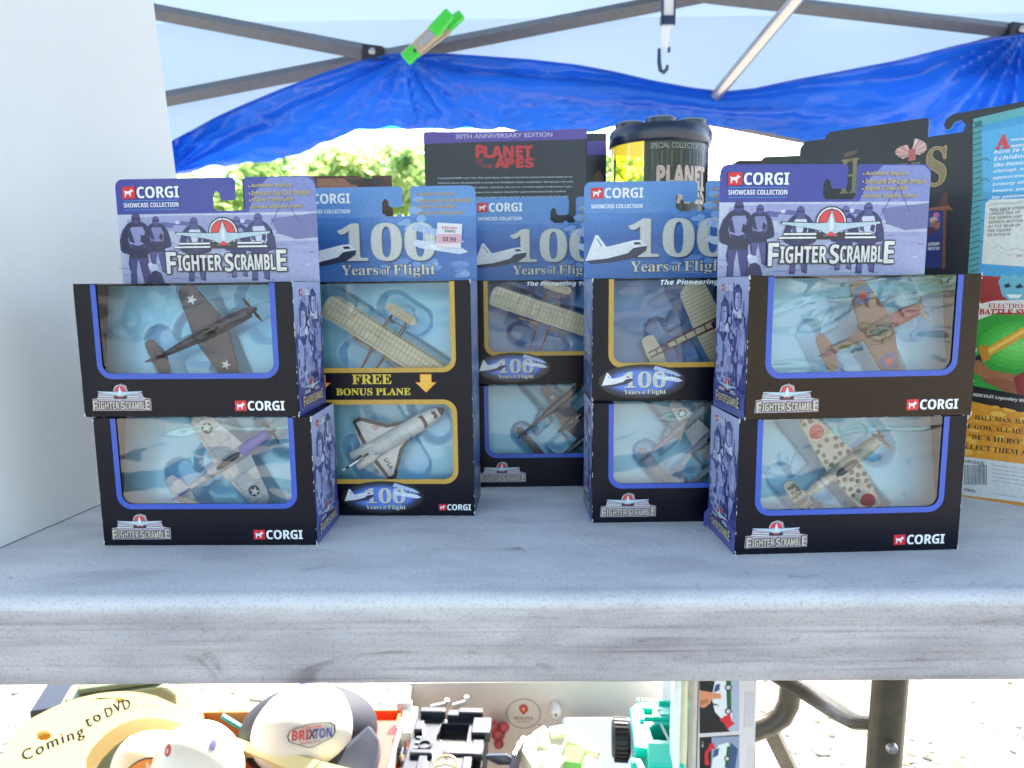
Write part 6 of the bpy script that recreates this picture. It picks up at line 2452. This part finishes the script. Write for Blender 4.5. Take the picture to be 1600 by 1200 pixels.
for i in range(9):
    b = B()
    b.box((-.016 + i * .006, .0475, .021), (.0022, .006, .003))
    b.build('grille_tooth', TQ, tr_)
b = B()
b.plate([[(-.03, -.066), (-.022, -.066), (-.012, -.1), (-.02, -.1)]], -.01, .014, 'xy')
b.box((-.026, -.066, .004), (.014, .012, .012))
b.box((.008, -.074, .018), (.042, .034, .02), (R(10), 0, 0))
b.build('front_fender', TQ, tr_, bevel=.002)
a = Art()
a.ellipse(12, 26, 5.2, 4.4, 'd8eceb', 1)
a.ellipse(12, 26, 4.2, 3.5, '2ca8b0', 2)
a.poly([(8.6, 24), (10, 23.4), (15.6, 28), (14.2, 28.6)], 'd8607a', 3)
a.build('round_badge', tr_, Matrix.Translation((0, 0, .0202)), INKM)
b = B()
wc = Vector((-.042, -.004, -.004))
b.lathe([(.012, -.011), (.021, -.012), (.026, -.008), (.027, 0), (.026, .009), (.021, .012), (.012, .011)], wc, 32, 'x')
ty = b.build('tyre', mat('black_rubber', '1a1a1c', .5), tr_, smooth=True)
b = B()
for i in range(28):
    an = 2 * math.pi * i / 28
    b.box(wc + Vector((0, .0268 * math.cos(an), .0268 * math.sin(an))), (.018, .0028, .0028), (an, 0, 0))
tag(b.build('tyre_tread', mat('black_rubber', '1a1a1c', .5), ty), kind='stuff')
b = B()
b.lathe([(0, -.007), (.006, -.008), (.012, -.006), (.012, .006)], wc, 18, 'x')
b.build('wheel_hub', mat('grey_hub', '3c4240', .4), ty, smooth=True)

# ---- wrapped boards and the picture box beside it
for (px0, px1, Y, lab, cc, nm) in ((1053, 1063, .785, 'bright white board edge next to the turquoise truck', 'e8f2f2', 'white_board_sheet'), (1063, 1074, .79, 'cream padded sheet in crinkled clear plastic, second from the truck', 'dcdcb8', 'wrapped_sheet'), (1076, 1089, .80, 'pale grey beige board edge touching the picture box', 'c4beb4', 'grey_board_sheet')):
    p_, q_ = at(px0, 1130, Y), at(px1, 1130, Y)
    t = thing(nm, lab, 'board', (p_.x, Y, 0), 0)
    b = B()
    n_ = 24
    vs, fs = [], []
    w_ = q_.x - p_.x
    for j in range(n_ + 1):
        z_ = .52 * j / n_
        wob = (.0022 if nm == 'wrapped_sheet' else .0002) * noise.noise(Vector((j * .8, px0, 0)))
        vs += [(wob, 0, z_), (w_ * .5, -.002 + wob, z_), (w_ + wob, 0, z_), (w_, .02, z_), (0, .02, z_)]
    for j in range(n_):
        for k in range(5):
            fs.append((j * 5 + k, j * 5 + (k + 1) % 5, (j + 1) * 5 + (k + 1) % 5, (j + 1) * 5 + k))
    fs += [(0, 1, 2, 3, 4), tuple(n_ * 5 + k for k in range(5))]
    b.add(vs, fs)
    b.build('sheet_body', mat('paint_' + cc, cc, .4, coat=.3, var=.1, vscale=60), t)
p_, q_ = at(1091, 1130, .80), at(1181, 1130, .80)
f = plane_fn((p_.x, .80, 0), 0)
gb = thing('picture_box', 'white package showing two photographs of a toy car with red arrows', 'toy package', (p_.x, .80, 0), 0)
b = B()
b.box(((q_.x - p_.x) / 2, .1, .26), (q_.x - p_.x, .2, .52))
b.build('carton', mat('white_package_card', 'd4d0d4', .5, coat=.2), gb, bevel=.001)
a = Art()


def gp(pts, col, L):
    a.poly([f(*p) for p in pts], col, L)


gp([(1093, 1000), (1144, 1000), (1144, 1143), (1093, 1146)], '16161a', 1)
gp([(1118, 1000), (1155, 1000), (1155, 1142), (1140, 1143), (1122, 1110)], 'a8b4cc', 1.5)
gp([(1118, 1058), (1142, 1058), (1144, 1126), (1130, 1126), (1117, 1112), (1112, 1090)], 'dfe6ea', 2)
gp([(1134, 1058), (1142, 1058), (1143, 1112), (1136, 1112)], '1c5c38', 3)
for yy in (1074, 1111):
    p0_ = f(1138, yy)
    a.ellipse(p0_[0], p0_[1], 4.2, 4.2, '1c2420', 4)
    a.ellipse(p0_[0], p0_[1], 2.6, 2.6, 'c8ccd0', 5)
gp([(1118, 1070), (1125, 1068), (1124, 1078), (1115, 1082)], '34507c', 4)
gp([(1112, 1098), (1120, 1100), (1124, 1103), (1114, 1101)], '24342c', 4)
gp([(1093, 1078), (1104, 1080), (1126, 1084), (1127, 1091), (1112, 1092), (1110, 1098), (1100, 1106), (1093, 1104)], 'd8906c', 6)
gp([(1093, 1094), (1106, 1092), (1108, 1096), (1094, 1102)], 'b8704c', 7)
gp([(1124, 1124), (1140, 1114), (1143, 1126), (1148, 1130), (1136, 1139), (1132, 1131)], 'd02834', 8)
gp([(1093, 1152), (1155, 1148), (1155, 1260), (1093, 1260)], '16161a', 1)
gp([(1112, 1152), (1155, 1150), (1155, 1260), (1110, 1240)], '8c9cb8', 1.5)
gp([(1142, 1160), (1153, 1170), (1140, 1260), (1124, 1260)], '34507c', 2)
gp([(1122, 1164), (1138, 1160), (1140, 1172), (1136, 1186), (1128, 1215), (1108, 1215), (1114, 1184)], 'dfe6ea', 3)
gp([(1136, 1166), (1142, 1166), (1138, 1196), (1132, 1200)], '1c5c38', 4)
p0_ = f(1136, 1185)
a.ellipse(p0_[0], p0_[1], 3.8, 3.8, '1c2420', 5)
a.ellipse(p0_[0], p0_[1], 2.3, 2.3, 'c8ccd0', 6)
gp([(1116, 1172), (1124, 1168), (1122, 1180), (1114, 1184)], '34507c', 5)
gp([(1101, 1194), (1108, 1196), (1106, 1178), (1112, 1170), (1118, 1170), (1114, 1160), (1108, 1162), (1108, 1166), (1101, 1176)], 'd02834', 6)
c_ = f(1099, 1167)
a.text('NO. 2', c_[0], c_[1], 7, 2.2, 'd4d4d8', 'sans', 7, rot=math.pi / 2)
for i in range(4):
    c_ = f(1164 + i * 4, 1136)
    a.text('Push the car forward and let it run on its own', c_[0], c_[1], 46, 1.7, ('d8909c', 'b4b0b8', 'b4b0b8', 'b4b0b8')[i], 'sans', 2, rot=math.pi / 2, res=1)
for i in range(3):
    c_ = f(1168 + i * 4, 1215)
    a.text('Pull back gently then release', c_[0], c_[1], 40, 1.6, 'b8b4bc', 'sans', 2, rot=math.pi / 2, res=1)
a.build('box_print', gb, face_mtx('front', 0, -.00012, 0), INKM)

# ---- things at the right edge on the gravel
p_ = at(1590, 1120, 1.6)
t = thing('cooler', 'pale cyan cooler with a green foot, at the far right under the table', 'cooler', (p_.x, 1.6, 0), R(-14))
b = B()
b.box((.12, .1, .13), (.26, .2, .24))
b.build('cooler_body', mat('pale_cyan_plastic', 'b4e4ea', .4), t, bevel=.012)
b = B()
b.box((.12, .1, .026), (.264, .204, .05))
b.build('cooler_foot', mat('green_plastic', '58c060', .4), t, bevel=.006)
p_ = on(1500, 1190, .08)
t = thing('tan_bin', 'tan plastic bin whose rounded lid shows at the bottom right corner', 'bin', (p_.x + .02, p_.y - .16, 0), R(4))
b = B()
b.box((.13, .08, .038), (.28, .16, .076))
b.build('bin_body', mat('tan_bin_plastic', 'b0a078', .5), t, bevel=.012)
b = B()
b.box((.13, .08, .078), (.29, .17, .008))
b.build('bin_lid', mat('tan_bin_plastic', 'b0a078', .5), t, bevel=.003)
